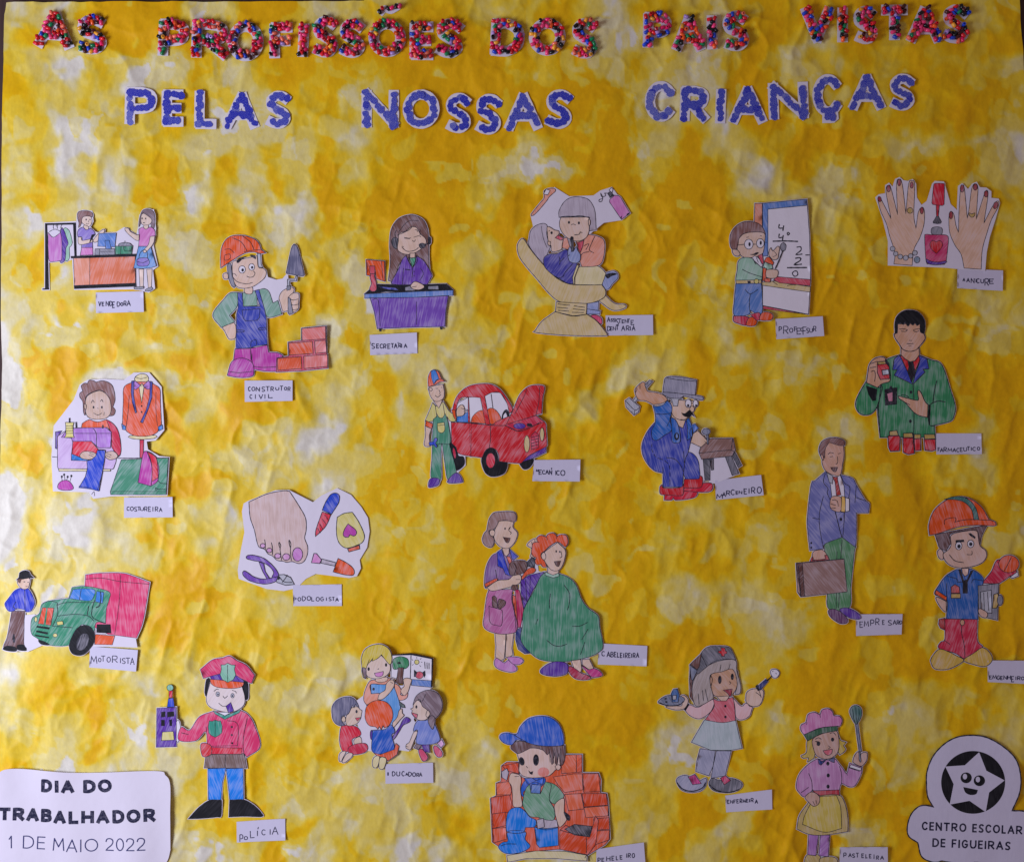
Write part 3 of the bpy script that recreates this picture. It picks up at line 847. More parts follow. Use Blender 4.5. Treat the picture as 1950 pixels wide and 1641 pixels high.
# carpenter_cutout|cut-out drawing of a moustached carpenter in blue swinging a hammer at a brown stool|paper cutout|1180,700,6.079|1.2
P !790,860 980,940 940,1060 1050,1330 1100,1330 1330,1240 1280,1040 1000,1060 960,1340 930,1250 800,980
shoe rd2 520,1440c 760,1420 890,1430 880,1490 780,1520 640,1530 620,1500 600,1530 515,1530c
shoe rd2 750,1370c 940,1370 960,1335 1065,1340 1060,1420 960,1440 740,1425c
trousers nb 740,965c 840,990 900,1060 920,1150 915,1285 760,1290c 700,1100
cuff rd 745,1290c 915,1285 920,1250 950,1260 960,1300 950,1370 900,1390 740,1390c
overalls nb 400,640c 320,740 260,880 265,1000 320,1110 400,1190 500,1220c 500,1380c 725,1380c 740,1200 760,1050 790,980 830,780 790,690 760,600 700,680 600,580
~1.3 740,965 745,1100
~1.3 540,1040 640,1060 710,1140 735,1200
~1.3 500,1150 500,1220
~1.2 375,880 368,920
~1.2 368,940 385,980
~1.2 395,1000 420,1035
~1.2 440,1045 500,1065
~1.2 520,1075 560,1110
~1.2 575,1130 582,1180
~1.2 580,1210 580,1260
~1.2 580,1290 580,1360
cuff rd 490,1350c 505,1390 700,1385 740,1340c 735,1450 700,1480 540,1470 470,1460 465,1380
arm sk2 390,430c 300,385 215,370 175,270 200,220 270,165 300,200 320,270 430,290 510,320 555,370c 500,410
~1.1 235,200 235,250
~1.1 200,230 195,280
~1.1 180,250 185,290
hammer_handle gy !290,200 345,145 380,160 305,245
hammer_handle lg !130,410 190,330 210,365 155,430
hammer_head lg !65,380 110,350 230,450 220,510 165,550 75,455
~1.1 65,380 175,490 230,455
~1.1 175,490 165,550
neck skb !595,450 680,440 800,570 760,610 730,700 690,680 600,580
face skb 595,400 640,370c 750,380 880,400 870,470 800,580 740,610 640,580 600,510
hair lg !565,310 600,330 720,360 680,370 670,445 620,445 600,370 550,350
spectacle_lens w @792,415,35,48
. @790,440,14,18
spectacle_lens w @875,415,28,42
. @882,440,12,16
~1.3 825,415 845,410
nose skb @835,480,26,35
moustache k/0 710,520c 750,530 790,500 810,485c 830,510 870,575c 825,545 800,575 740,560
~1.1 700,600 750,600 790,575
cap gyp 500,280c 510,190 540,110 700,110 885,145c 880,230 870,320c 960,340 955,375 880,365 740,330 700,355 580,350 500,310
~1.3 500,285 600,290 870,320
~1.2 540,120 700,145 880,160
~1.2 740,325 720,355
shirt_sleeve sb2 385,440c 430,450 500,430 550,380c 600,440 600,520 580,600 600,720 520,780 430,840 380,820 370,730 410,640 410,540
~1.3 415,535 500,540 600,525
~1.1 580,610 545,680
strap sb2 590,575c 640,600 680,680 700,800 690,865 610,860 605,760
. @658,795,30,44
>button lb @660,790,16,30
strap sb2 !770,600 800,580 835,680 840,800 780,840 785,720
~1.3 825,700 810,740 820,800 845,780 845,720 825,700
sleeve_cuff sb2 !830,660 870,650 910,700 850,760
arm skb 850,760c 900,730c 980,810 1060,900 1075,920 1060,940 980,935 820,865c
~1.1 980,850 1020,890 1080,910
hand sk2 1030,830 1110,820 1100,870 1080,900 1040,890 1010,860
~1.1 1040,850 1100,855
~1.1 1040,875 1090,875
stool_leg gyd !965,1060 1045,1055 1045,1300 985,1300
stool_leg gyd !1045,1055 1085,1055 1085,1180 1060,1185
stool_leg gyd !1220,1030 1290,1020 1380,1225 1300,1245
stool_leg gyd !1290,1000 1335,980 1410,1130 1370,1155
stool_top bn !930,930 1050,820 1305,818 1335,950 1300,1020 945,1060 915,985
~1.2 915,990 1285,955 1305,1010
~1.2 1285,955 1305,820
chisel gyb !1000,770 1022,770 1025,885 1010,885
chisel_knob gyb @998,740,45,37
# pharmacist_cutout|cut-out drawing of a pharmacist in green coat holding one red jar above four others|paper cutout|1610,570,5.293|1.6
coat gn 545,560c 430,600 410,650 360,850 320,1080 345,1390c 905,1390c 895,1270c 1050,1230 1090,1180 1105,1080 1060,920 970,660 860,610 750,565c
~1.8 330,1070 345,1390
~1.6 680,845 690,1050 685,1390
~1.8 920,820 900,900 880,1040
~1.8 1005,1035 930,1025 855,1055
sleeve gn 205,830c 130,960 100,1040 110,1110 160,1160 240,1160 300,1110 340,1010 370,880 320,890
~1.7 360,860 345,960 330,1060 300,1110
lining k/0 !205,870 320,905 305,1020 270,1025 230,960
~1.8 850,1060 835,1200 850,1270 900,1270
lining k/0 !838,1060 858,1060 850,1270 830,1220
shirt rd !545,570 740,565 755,600 690,750 660,820 610,720
neck skd !560,490 740,490 745,560 700,620 650,630 600,600 560,560
tie dk !630,630 680,630 700,740 665,830 625,740 640,680
collar nb !540,560 560,590 625,730 675,855 490,765 520,710 475,710 490,600
collar nb !740,565 820,600 840,700 780,705 800,735 680,855 700,760 750,620
face skd 515,250c 750,240c 770,330 790,350 800,400 740,480 700,515 640,525 580,505 540,450 500,390 490,350 515,340
~1.3 560,320 600,325 620,315
~1.3 540,300 600,300 625,312
~1.3 680,315 710,328 740,318
~1.3 680,308 720,300 750,300
~1.1 640,415 670,415
~1.3 615,445 650,448 685,445
~1 635,470 665,470
hair k 500,345c 498,240 520,170 580,120 650,110 730,130 790,200 800,280 790,345c 755,330 750,245c 720,265 700,235c 680,260 650,240c 630,270 600,230c 580,255 560,240 525,240c 520,340
hand skd 210,840c 225,740 240,660 290,600 370,580 410,610 400,680 390,780 450,790 440,830 370,850 320,890c
~1.3 250,650 320,625
~1.3 245,690 310,680
~1.3 255,730 290,720 300,770 290,830
jar rd !320,650 410,645 440,680 450,770 440,800 350,808 320,740
>jar_lid yb !320,630 400,625 410,650 330,658
>jar_label lg !365,715 430,705 440,755 375,765
. !395,600 435,640 455,790 440,800 435,680 400,640
pocket dk !395,910 515,890 510,1055 400,1065
>badge pkm !415,950 475,930 475,1030 430,1030
. @455,900,14,28
. @660,935,14,18
. @652,1228,14,18
hand skd 530,975c 560,980 700,1015 735,1010 725,940 735,915 760,940 800,1030 830,1060c 825,1190c 740,1170 680,1130 600,1040 540,1000
~1.3 560,965 600,965 640,990
~1.2 605,1040 650,1065
jar rd !425,1375 540,1375 548,1400 540,1525 450,1530 430,1490
>jar_lid yb !440,1330 515,1320 530,1370 440,1372
jar rd !690,1400 755,1400 755,1520 695,1525
>jar_lid yb !690,1360 755,1360 755,1400 690,1405
jar rd !575,1395 680,1395 690,1550 630,1562 580,1540
>jar_lid yb !580,1350 670,1345 680,1390 580,1392
jar rd !790,1410 905,1410 908,1515 870,1528 800,1520
>jar_lid yb !790,1360 895,1360 905,1405 795,1408
# businessman_cutout|cut-out drawing of a smiling businessman in a blue jacket carrying a brown briefcase|paper cutout|1500,820,4.104|1.1
trousers gn2 280,860c 420,820c 520,890 515,950 490,1200 475,1380 315,1385 310,1200 290,1000
~1.2 420,850 410,1000 400,1200 395,1380
~1.1 380,940 375,1385
shoe pu4 315,1400 360,1390 420,1420 465,1470 455,1500 400,1500 330,1450
shoe pu 400,1395 460,1380 530,1410 570,1450 550,1470 470,1455
hand sk3 200,940 270,930 310,985 300,1005 200,1005 190,980
briefcase brb !62,1035 435,1000 460,1255 100,1295 75,1260
>briefcase_edge br2 !62,1035 110,1025 130,1290 100,1295
~1.3 80,1050 100,1295
~1.2 62,1032 435,998
handle rdb !170,1020 185,985 195,990 190,1010 290,1000 285,970 305,970 320,1005
jacket nb3 290,320c 210,390 180,420 150,680 155,800 170,935c 275,920c 290,880 420,830c 520,905c 530,850 530,640c 625,640c 632,570 600,540 530,420 500,370 410,345c
~1.2 275,510 245,640 245,750 275,920
~1.2 190,680 250,690
~1.2 530,430 520,560
~1.2 530,520 605,548
. @180,875,7,9
. @180,912,7,9
shirt w !300,330 405,345 435,430 440,520 440,600 420,700 415,830 370,650 345,560 330,420
>vest nb3 !365,620 440,640 425,830 410,800
. @410,690,10,14
~1.2 290,330 275,400 310,450 305,490 340,560
~1.2 410,350 440,410 480,440 470,530
collar lg !300,325 350,355 345,415 320,400
tie rdb !345,360 385,360 385,385 410,500 375,505 365,400
hand sk3 325,590 335,520 380,508 410,520 415,560 405,630 350,620
~1.1 340,540 380,545 390,590
~1.1 330,570 370,580
~1.1 330,600 370,605
watch yo !415,510 440,515 450,580 440,635 410,630 415,570
cuff w !445,520 475,530 475,625 445,632
face sk3 270,210 275,140 310,90c 430,110c 435,190 425,250 405,345 350,345 290,310 265,250
~1.2 310,185 330,170 355,178
~1.1 325,205 350,200
~1.1 390,180 410,175
~1.1 385,200 385,250 370,260
mouth br2 330,285c 385,285c 370,320 345,310
hair bm 240,150 260,90 310,60 380,55 440,80 440,115c 400,115 320,90c 290,140 285,215c 265,190 255,200
ear sk3 255,185 270,190 275,230 260,215
# driver_cutout|cut-out drawing of a truck driver in a black hat beside a green and red truck|paper cutout|0,1070,6.29|0.9
P !300,640 420,630 500,990 340,1060 300,1000
P !1120,860 1620,900 1640,1010 1300,1000 1120,1000
trailer pr2 1030,150c 1200,130 1460,130 1600,165 1800,240c 1720,700 1640,905c 1300,860c 1000,700c
~1 1450,150 1430,500 1380,860
~1 1030,200 1230,190 1450,230 1790,260
chassis k/0 !1165,740 1330,740 1340,850 1160,840
fuel_tank og2 !1150,860 1380,880 1350,985 1140,980
cab gn3 870,300c 1000,285 1180,310 1320,360 1310,450 1280,560 1270,730c 1160,720 1120,850 1000,740 900,860 840,985 600,985 450,900 390,850 380,750 400,660 480,610 510,500 600,460 750,440 830,430c
windscreen sb 880,325c 1000,315 1140,330 1120,430 1080,460 960,450 840,430c
~1.2 980,320 960,445
side_window sb !1165,345 1250,360 1235,490 1150,470
~2 1210,350 1215,430 1195,520 1155,540
~1.2 520,490 600,460 690,480 700,510
~1.2 700,510 800,480 1100,480 1140,470
~1.2 690,500 700,620 640,760
~1.2 700,640 900,620 1060,640 1130,700
~1.2 1070,520 1050,640
~1.2 1140,450 1110,560 1120,660 1270,730
~1.2 640,760 880,780
grille rdl2 !520,540 655,545 620,750 470,730
>grille_bar gn3/0 !565,545 582,545 560,745 535,740
bumper_slot k/0 !455,755 605,775 600,800 445,775
bumper_slot k/0 !450,810 590,835 580,860 440,830
bumper_slot k/0 !430,860 600,890 600,905 440,880
headlamp yp !690,710 760,700 770,740 700,750
headlamp yp @440,680,16,30
fog_lamp yp @672,870,26,22
wheel k 840,1000 870,890 930,790 1010,750 1090,770 1140,860 1130,960 1060,1060 980,1110 880,1090
>hub dg @1000,950,65,110,25
wheel k/0 470,925 540,940 610,980 580,990 500,975
trousers bd2 150,580c 310,580c 300,700 300,800 300,980 330,1030 220,1040 60,1020 100,880
. 160,900 180,850 195,940 175,960
shoe k/0 45,1035 90,995 200,1010 210,1060 120,1060
shoe k/0 215,990 290,980 330,1030 325,1055 230,1045
jacket bl2 240,310c 180,340 110,430 65,500 110,580 180,580 210,550 310,570 320,590 380,580 425,490 400,400 360,330 340,310c 300,320
~1.2 305,320 310,560
~1.2 200,470 170,530 210,560
face skp 215,230 260,190 360,190 360,260 340,310 290,320 240,290
. @300,232,12,6
. @345,238,8,6
~1 315,290 340,285
hat k 200,210c 235,180 240,130 290,100 350,110 370,150 410,185c 340,190 260,205
hair br2/0 !215,205 270,195 250,250 215,230
# policeman_cutout|cut-out drawing of a policeman in a pink uniform holding a purple radio|paper cutout|280,1230,4.318|1.0
leg sb3 !500,1005 650,1000 620,1120 610,1260 505,1260
leg sb3 !650,1005 790,1000 795,1260 680,1260 665,1120
boot k 340,1415c 430,1320 520,1262 615,1265c 610,1390 580,1400 450,1412
boot k 680,1262c 790,1258 860,1290 920,1340 955,1385c 940,1398 800,1395 675,1400c
skirt bg2 !485,890 800,880 820,1000 650,1000 470,1000
~1.2 645,890 640,1000
hand w 240,620 265,620 275,700 265,770 240,780
jacket pr2 540,535c 430,580 350,690 280,665 260,770 400,775 480,700 495,800 500,880 800,880c 820,910c 930,820 880,640 830,560 780,530c
~1.2 800,700 790,800 800,900
~1.2 825,590 800,700
~1.2 660,610 745,640 745,820
~1.2 485,660 490,700
~1 520,820 740,815
. @697,662,9,9
. @697,728,9,9
. @700,795,9,9
~1.3 280,710 340,725
belt rd2 !520,830 780,835 780,885 520,885
pouch rd 445,800 520,810 530,880 480,908 450,890
collar tl3 !545,530 640,570 770,520 760,545 640,600 560,555
neck w !580,540 700,540 640,570
badge tl3 !512,612 535,616 560,605 585,614 605,612 618,655 615,710 590,732 560,747 528,732 508,712 503,660
~1 560,605 560,740
hair k 490,270 520,270 500,350 490,410 475,380
hair k 790,300 830,300 830,430 795,420
face skw 520,300c 780,320c 805,420 790,490 700,540 600,530 510,490 490,420
~1.2 550,370 575,350 590,355
~1.2 700,360 730,370 735,385
>eye lg @583,392,16,20
. @585,395,6,9
>eye lg @704,404,14,19
. @704,406,6,9
~1.3 625,405 640,425 665,405
~1.2 590,465 620,490 650,490
whistle pu !650,490 690,460 715,530 670,545
cap pr2 440,190c 540,110 620,95 680,78 740,115 820,155 885,235c 865,290 850,300 740,250 620,240 530,245 465,262c
cap_band pu !520,245 620,220 740,240 800,280 790,300 530,270
peak og 520,268c 650,280 800,295c 780,330 700,345 580,335 530,305
badge mn2 !612,150 640,150 665,136 695,150 728,153 720,190 732,232 712,272 665,295 620,270 603,230 614,190
~1 665,150 665,290
radio pu !80,510 240,500 240,825 75,830
>key k/0 !115,540 150,535 150,580 115,585
>key k/0 !165,540 220,535 225,575 165,585
>key k/0 !115,605 145,605 145,655 115,655
>key k/0 !180,605 205,600 205,655 185,655
>screen yp !125,705 215,700 222,770 118,775
>antenna bl !175,430 215,425 225,500 165,500
>antenna rd2 !180,365 210,365 208,420 180,425
>antenna_tip mn2 @190,340,27,26
# story_time_cutout|cut-out drawing of a blonde teacher holding a picture book before three children|paper cutout|610,1210,5.658|1.1
P !400,700 480,640 700,650 850,540 980,540 1200,550 1050,640 1000,900 1050,1000 950,1230 800,1210 560,1230 480,1220 400,900
book w !765,210 980,200 1210,245 1195,550 990,520 765,440
>book_cover k/0 !765,200 980,183 1210,232 1218,245 1205,555 1195,550 1200,248 980,205 765,212
>tree_crown gn 780,330 790,250 860,220 940,245 955,310 920,350 850,350 800,360
. @850,290,20,12
>tree_trunk br2 !840,340 900,340 890,440 895,515 810,500 830,430
>water lb !980,465 1195,480 1195,550 985,530
>sun yl @1040,280,25,25
~1 1040,240 1040,225
~1 1085,280 1100,282
~1 1000,262 985,250
~1 1075,250 1090,238
~1 1005,305 990,315
~1 1070,315 1085,330
>fox rdl @1068,420,42,38
. !1010,360 1045,390 1030,440 1010,440
. !1130,370 1100,390 1120,450 1135,420
~1.5 1125,275 1130,350
~1.5 1150,285 1152,355
~1.5 1172,290 1172,355
~1.4 978,200 970,470
arm oyp 800,520 850,540 880,610 860,620 890,640 940,600 935,660 880,690 830,670
hand sk 865,600c 880,560 905,540 895,470 930,450 985,470 970,520 945,600 905,640
apron lb2 545,490c 620,520 740,510 790,540 850,700 860,800 790,950 600,950 500,740 545,620
blouse oyp 500,740c 470,690 480,600 530,490 590,470 720,450 760,470 700,520 545,520 550,620c 650,620 640,690c
neck sk 600,460 720,440 720,480 650,500 600,485
. @575,570,13,16
hand sk 620,680c 640,620 700,580 710,520 740,480 780,470 800,500 790,550 740,620 670,680
~1 755,490 785,510
face sp 500,330 560,260 660,210c 740,290 755,360 720,420 640,455 560,455 500,420
. @522,355,13,20
. @710,310,12,20
. 615,360 630,345 635,355
mouth pk 585,400c 680,380c 675,420 640,438 600,432
hair yp2 450,330 445,240 480,150 560,100 660,92 740,140 770,220 765,290 740,300 660,200c 620,240 560,270c 570,235c 510,310c 530,250c 495,350 470,450 450,390
hair bg 455,340 490,350 495,400 485,460 460,400
body rd2 230,970 300,960 400,980 440,1060 345,1110 350,1180 300,1240 240,1230 210,1120
face sk4 280,870 330,780 400,760 430,790 450,800 445,840 430,900 380,950 290,960
. @392,812,12,18
mouth rdl !378,880 440,875 400,915
ear sk4 230,890 260,860 275,900 260,925 235,915
hair dgp 130,860 130,760 180,690 270,655 350,665 400,720 420,780c 380,735c 365,770c 345,745c 310,830 280,850 230,870 240,930 270,960 200,960 150,920
arm sk4 370,1110 430,1080 450,1140 430,1180 370,1160
shorts rdp 300,1210 350,1170 440,1150 500,1160 515,1210 480,1250 400,1270 320,1265
leg sp 210,1270 240,1240 280,1240 250,1300 225,1350 205,1330
leg sp 240,1340 290,1260 350,1260 340,1300 260,1360
arm_sleeve pu 540,1040 555,1010 570,1100 545,1105
tail_toy pu 780,1080 850,980 890,900 930,870 970,895 965,920 920,945 890,960 830,1060 790,1110
handle gn4 !860,710 905,740 915,770 880,765 855,740
arm sk 780,930c 830,870 850,800 880,780 885,830 905,850 860,900 790,980
shirt bl3 565,1010c 700,1000 760,950 800,1000 800,1040 770,1060 800,1180 780,1230 640,1265 560,1230 560,1100
shorts og2 !580,1255 650,1270 800,1215 815,1150 850,1180 830,1270 730,1340 700,1300 620,1290
sock crp 580,1300 640,1290 620,1400 580,1410 565,1370
sock crp 650,1300 710,1310 710,1360 680,1425 640,1420 635,1370
hair og 485,830 500,760 550,710 630,690 720,715 775,790 780,880 740,960 690,985c 680,960 655,1005c 640,970 620,1000c 600,975 530,960 490,900
arm sp 1010,1030 1050,1030 1010,1130 990,1180 970,1220 925,1200 930,1160 960,1140
~1 920,1180 950,1190
leg bg !1040,1150 1100,1160 1060,1220 1010,1200
leg pu !1090,1160 1175,1160 1180,1250 1120,1240
shoe pkr 1060,1230 1090,1210 1140,1260 1160,1310 1120,1345 1090,1320
shoe pkr 1220,1190 1250,1180 1310,1240 1310,1290 1270,1300 1235,1260
knee pkl !1260,1150 1310,1110 1335,1160 1300,1200
dress nb4 1050,905c 1120,905 1200,900 1240,960 1290,1110 1200,1160 1040,1150 1050,1010 1005,1020 1020,950
face sp 1000,770 1010,700 1060,690 1120,760 1170,800 1160,880 1100,905 1040,890 985,830 995,800 972,780
. @1037,760,11,18
mouth rdl 985,820c 1050,840c 1040,880 1010,860
hair bg 1000,740 1030,650 1090,600 1170,580 1260,610 1310,700 1305,800 1240,880 1180,850 1150,790 1100,750 1075,680 1030,700
~1 1100,700 1140,620
ear sp 1145,820 1160,795 1185,830 1160,870 1140,855
ponytail bg 1165,890 1200,850 1235,880 1230,950 1210,1000 1170,940
# hairdresser_cutout|cut-out drawing of a hairdresser drying the hair of a red-haired client in a green cape|paper cutout|900,960,4.826|1.1
P !440,640 590,540 600,620 680,640 600,900 420,1160
leg sk !205,1180 305,1190 300,1300 290,1420 240,1440 210,1400 215,1300
leg sk !310,1190 380,1180 360,1320 370,1380 330,1410 300,1400
shoe vp 200,1450 220,1410 290,1455 330,1430 390,1480 405,1520 350,1540 260,1520 210,1490
shoe vp 320,1405 380,1400 440,1410 465,1440 430,1468 370,1465
chair_part og2 !370,830 400,850 410,1100 385,1000 365,900
chair_part rdm !385,770 430,790 470,970 440,1130 415,1130 400,900
chair_part pu !440,700 520,650 660,620 560,780 500,900 470,960 445,830
~1.1 485,690 500,900
~1.1 530,650 525,830
chair_part nb5 !400,1150 450,1130 470,1300 540,1365 480,1370 420,1330 395,1240
cuff dg !495,535 540,490 575,500 570,580 500,570
hand sk 530,480c 545,410 500,375 540,330 590,315 600,350 580,450 570,490
~1 555,400 540,340
~1 580,380 570,325
bib og2 450,670 500,600 550,580 580,600 560,630 500,650 460,690
body vi3 240,440c 180,470 130,560 110,680 120,770 200,700 320,690 380,650 360,560 380,500 330,420
collar bl2 !265,410 345,660 300,640 280,590 230,565 225,440
collar bl2 !340,410 415,480 380,510 360,500
blouse og2 !310,480 340,480 360,520 345,570
neck sk !270,400 335,400 335,450 310,480 290,460
~1.2 210,600 225,690
sleeve_cuff og2 !110,730 200,685 230,680 225,700 120,760
skirt mg3 150,785c 370,780c 360,850 385,980 410,1150 320,1190 200,1180 105,1125 110,1000 130,850
~1.3 365,810 360,880 385,1000 400,1160
>pocket mg3 150,935c 270,970c 275,1020 265,1110 220,1110 160,1080
comb br2 !180,850 200,838 220,860 230,950 195,950 180,930
brush br2 235,880 260,870 300,890 300,920 270,950 240,960
arm sk 130,765c 230,700 330,690 370,655 440,650 440,710 400,740 300,770 180,795
~1 400,690 435,690
dryer_handle br2 !365,740 410,740 415,780 380,790 350,770
dryer br2 335,590 345,540 400,515 480,520 500,560 480,620 420,645 350,650
~1.2 370,535 400,580 380,650
face sk 240,150c 380,150c 370,210 410,260 400,320 370,370 320,405 250,385 200,320 200,250 220,200
. @298,222,7,11
. @340,220,6,9
~1.1 350,205 330,235 355,260 345,275
mouth br2 280,300c 345,310c 330,350 305,345
ear sk 155,250 180,230 205,250 195,290 165,285
. @185,305,10,10
hair brb 130,240 150,140 190,80 240,70 330,65 390,80 400,130 380,160 300,145 240,155c 220,200 190,230 150,240 160,280 195,310 190,370 160,395 110,370 90,320 110,260
cape tl4 660,630c 760,670 800,640c 880,670 950,740 1000,870 1060,950 1150,1020 1165,1120 1195,1290 1160,1350 1050,1400 850,1440 650,1430 540,1370 445,1250 460,1100 470,970 560,800 620,670
~1.4 715,820 705,900 710,960
~1.4 840,740 890,820 885,920 870,970
~1.3 915,1115 980,1115 1055,1080
~1.3 1060,1140 1000,1240
~1.3 580,1100 600,1050
~1.4 680,1245 740,1290 800,1300 865,1280
~1.3 1030,1260 990,1375
collar mn !670,620 690,630 740,650 790,630 795,660 740,675 665,650
neck sk !690,570 790,590 790,630 740,650 690,630
face sk 640,480 670,430 780,350c 850,420 845,500 820,570 780,610 720,600 680,550
. @768,432,7,12
. @800,435,6,10
~1.2 810,430 820,480 800,490
mouth br2 750,525c 810,520c 790,570 765,560
ear sk 630,470 650,440 670,460 670,500 645,510
hair og 545,400 555,355 598,345c 590,310 625,285 675,300c 695,272 745,265 775,298c 800,280 855,283 874,320 872,365 850,392c 780,345 700,390 660,430 630,450 630,490 660,520 680,575c 645,575 628,548c 590,555 572,520 585,490c 555,475 540,440 545,400
~1 675,300 685,315 682,330
~1 775,298 770,315
~1 598,345 612,350
chair_foot pu 620,1525 680,1470 760,1440 850,1450 880,1490 860,1550 760,1575 650,1560
leg sk !905,1430 990,1420 1000,1500 990,1540 930,1500
leg sk !1005,1420 1070,1415 1110,1500 1080,1520 1010,1470
shoe rdm2 880,1520 890,1480 950,1510 1000,1545 1050,1560 1085,1590 1040,1605 960,1600 910,1570
shoe mg4 1000,1470 1060,1510 1110,1500 1160,1520 1190,1560 1130,1580 1080,1570
# bricklayer_cutout|cut-out drawing of a boy bricklayer in a blue cap sitting among orange bricks|paper cutout|910,1340,5.452|1.1
brick_pile og2 !245,640 300,600 430,600 430,750 500,770 680,750 870,620 870,520 930,515 1080,515 1080,705 1250,705 1275,780 1270,910 1335,920 1350,1000 1360,1180 1370,1390 1320,1450 1140,1560 850,1500 500,1530 480,1500 220,1480 150,1430 140,1200 130,980 190,950 190,820 240,800
>brick og3 !135,970 330,940 355,1050 345,1120 145,1140
>brick og4 !190,820 330,800 350,900 340,940 195,940
>brick og3 !150,1140 290,1120 290,1260 155,1290
>brick og2 !150,1290 290,1280 300,1400 160,1440
>brick og3 !250,640 420,605 425,720 300,690
>brick og4 !870,525 1020,515 1020,700 870,715
>brick og2 !1020,515 1078,515 1078,695 1022,700
>brick og4 !780,750 1000,715 1080,715 1090,880 900,910 830,830
>brick og2 !1090,715 1250,712 1268,900 1095,905
>brick og3 !1080,920 1330,920 1345,1040 1100,1060
>brick og4 !900,930 1070,920 1100,1080 940,1100
>brick og4 !1100,1065 1350,1045 1350,1150 1120,1170
>brick og3 !1200,1180 1360,1170 1365,1290 1210,1300
>brick og2 !1200,1310 1365,1300 1360,1400 1220,1450
floor crp !300,1570 600,1520 900,1520 1130,1560 1130,1620 800,1595 500,1600 310,1640
~1.2 1110,1590 1130,1560 1165,1620
coal_box og3 !850,1300 910,1250 1160,1370 1220,1150 1250,1200 1220,1450 1140,1555 850,1500
>coal dg !900,1290 1000,1240 1180,1260 1160,1370 1000,1350
~1.2 1125,1375 1125,1540
~1.3 850,1300 1000,1340 1160,1370
bucket_handle vg !600,1230 640,1180 740,1170 820,1200 830,1280 620,1290
trouser_leg sb3 300,1170 340,1090 420,1070 480,1100 540,1170 600,1200 590,1270 490,1280 480,1320 310,1330
boot sb3 215,1470 260,1430 310,1420 315,1320 490,1320 490,1400 540,1460 520,1500 430,1540 300,1550 230,1510
~1.3 310,1330 400,1340 490,1325
~1.3 240,1470 300,1450 400,1450
bucket sb3 !585,1270 700,1290 830,1270 835,1460 640,1485 610,1450
~1.2 585,1270 700,1300 835,1275
shirt bl4 450,860 490,790 560,760 680,755 700,800 640,860 480,900 480,960 450,940
sleeve tl5 720,820 800,830 870,900 890,960 800,1030 740,980
tunic tl5 540,830c 550,920c 650,925c 700,800c 760,830 740,980 790,1080 790,1190 700,1195 620,1170 540,1160 470,1060 470,980 500,870
tie lb !560,830 655,835 645,925 550,915
collar bl4 !480,770 560,760 600,790 680,760 670,830 590,800 520,830
arm sk 320,800 340,720 390,720 440,740 450,800 440,880 460,1040 440,1065 370,1060 360,960 350,850
~1 380,750 430,745
hammer vg !245,700 300,665 320,710 300,790 250,760
arm sk 800,1030 890,970 895,1100 920,1190 850,1270 820,1200 800,1120
. 890,1110 950,1150 950,1200 920,1190
gear vg !610,1200 680,1180 690,1270 620,1290
face sk5 405,490 430,470 600,450 700,470 850,440 860,600 800,680 730,740 600,760 490,750 430,700 430,600
. @455,590,28,45,-15
. @603,575,30,60
>cheek pkr2/0 @680,700,60,50
. !520,680 545,700 575,690 565,730 540,720
~1.2 500,640 520,660
ear sk5 800,640 840,620 860,650 830,680
hair bd2 340,450 370,400 450,380 600,420 720,430 900,420c 900,560 870,630 850,600c 840,500c 820,620 800,600c 800,490c 770,620 760,560c 740,490c 720,520 670,470 560,450 490,480 420,510 380,490
~1.1 740,460 750,600
~1.1 780,460 785,610
~1.1 820,460 825,610
~1.1 860,450 860,590
cap bl4 225,350 240,310 300,295 370,310 410,300 440,230 520,150 630,120 740,130 830,190 880,290 890,380 870,420 720,430 580,415 470,380 400,370 350,420 270,400
~1.3 370,310 430,350 500,385
# nurse_cutout|cut-out drawing of a nurse with a red cross cap holding a tray and a syringe|paper cutout|1230,1210,4.826|1.1
leg lgb !500,1040 640,1060 620,1200 580,1290 460,1250 470,1150
leg lgb !650,1060 785,1060 730,1290 600,1310 620,1200
shoe lgb 280,1330 320,1290 390,1290 440,1360 550,1310 550,1380 500,1430 400,1440 320,1410
shoe gy2 580,1370 610,1310 680,1330 790,1310 880,1350 870,1400 780,1440 640,1430
~2.4 285,1350 340,1410 430,1430 520,1400 550,1350
~2.4 582,1370 650,1420 760,1440 860,1410
strap mg4 !390,1300 450,1275 510,1360 430,1370
strap rdm !685,1310 730,1285 780,1330 720,1370
skirt bgl !540,775 825,775 885,1035 780,1055 600,1055 420,980
hair_back bd !405,260 430,400 420,500 470,650 440,610 405,560 400,400
arm pkl2 350,670c 400,635 480,660 560,610 630,590 610,680 550,740 480,765 400,730
arm pkl2 800,570c 880,650 920,620 980,660c 950,740 880,775 830,750 820,650
blouse rdl3 620,580c 680,600 800,565c 815,640 825,780c 700,800 545,775c 600,700 630,650
. @732,648,11,13
. @733,748,11,13
bracelet k/0 !345,675 390,620 400,635 365,690
bracelet k/0 !915,595 925,590 960,640 985,640 985,655 950,650
hand sk 180,650 250,640 330,640 320,560 350,545 385,580 385,620 350,670 270,680
hand sk 920,580 930,520 980,490 1040,490 1080,510 1070,590 1040,640 980,650 930,620
~1.1 1040,500 1060,570
~1.1 1010,520 1040,540 1060,560
tray gyb 110,600 180,550 280,545 350,570 350,600 290,640 200,640 130,620
~2 120,610 200,640 300,635 350,600
. @180,575,12,8
. @185,605,12,8
bottle sb4 !230,530 250,490 285,485 305,540 295,610 240,605
>bottle_label lg !245,545 280,545 275,585 245,585
face sk6 600,360 700,320 830,310 845,420 820,510 760,560 650,560 600,500
. @680,405,17,38
. @795,378,14,30
~1.2 765,420 782,435 770,448
mouth rdm3 710,500c 795,490c 780,560 750,530
neck sk !650,560 770,555 740,600 690,600
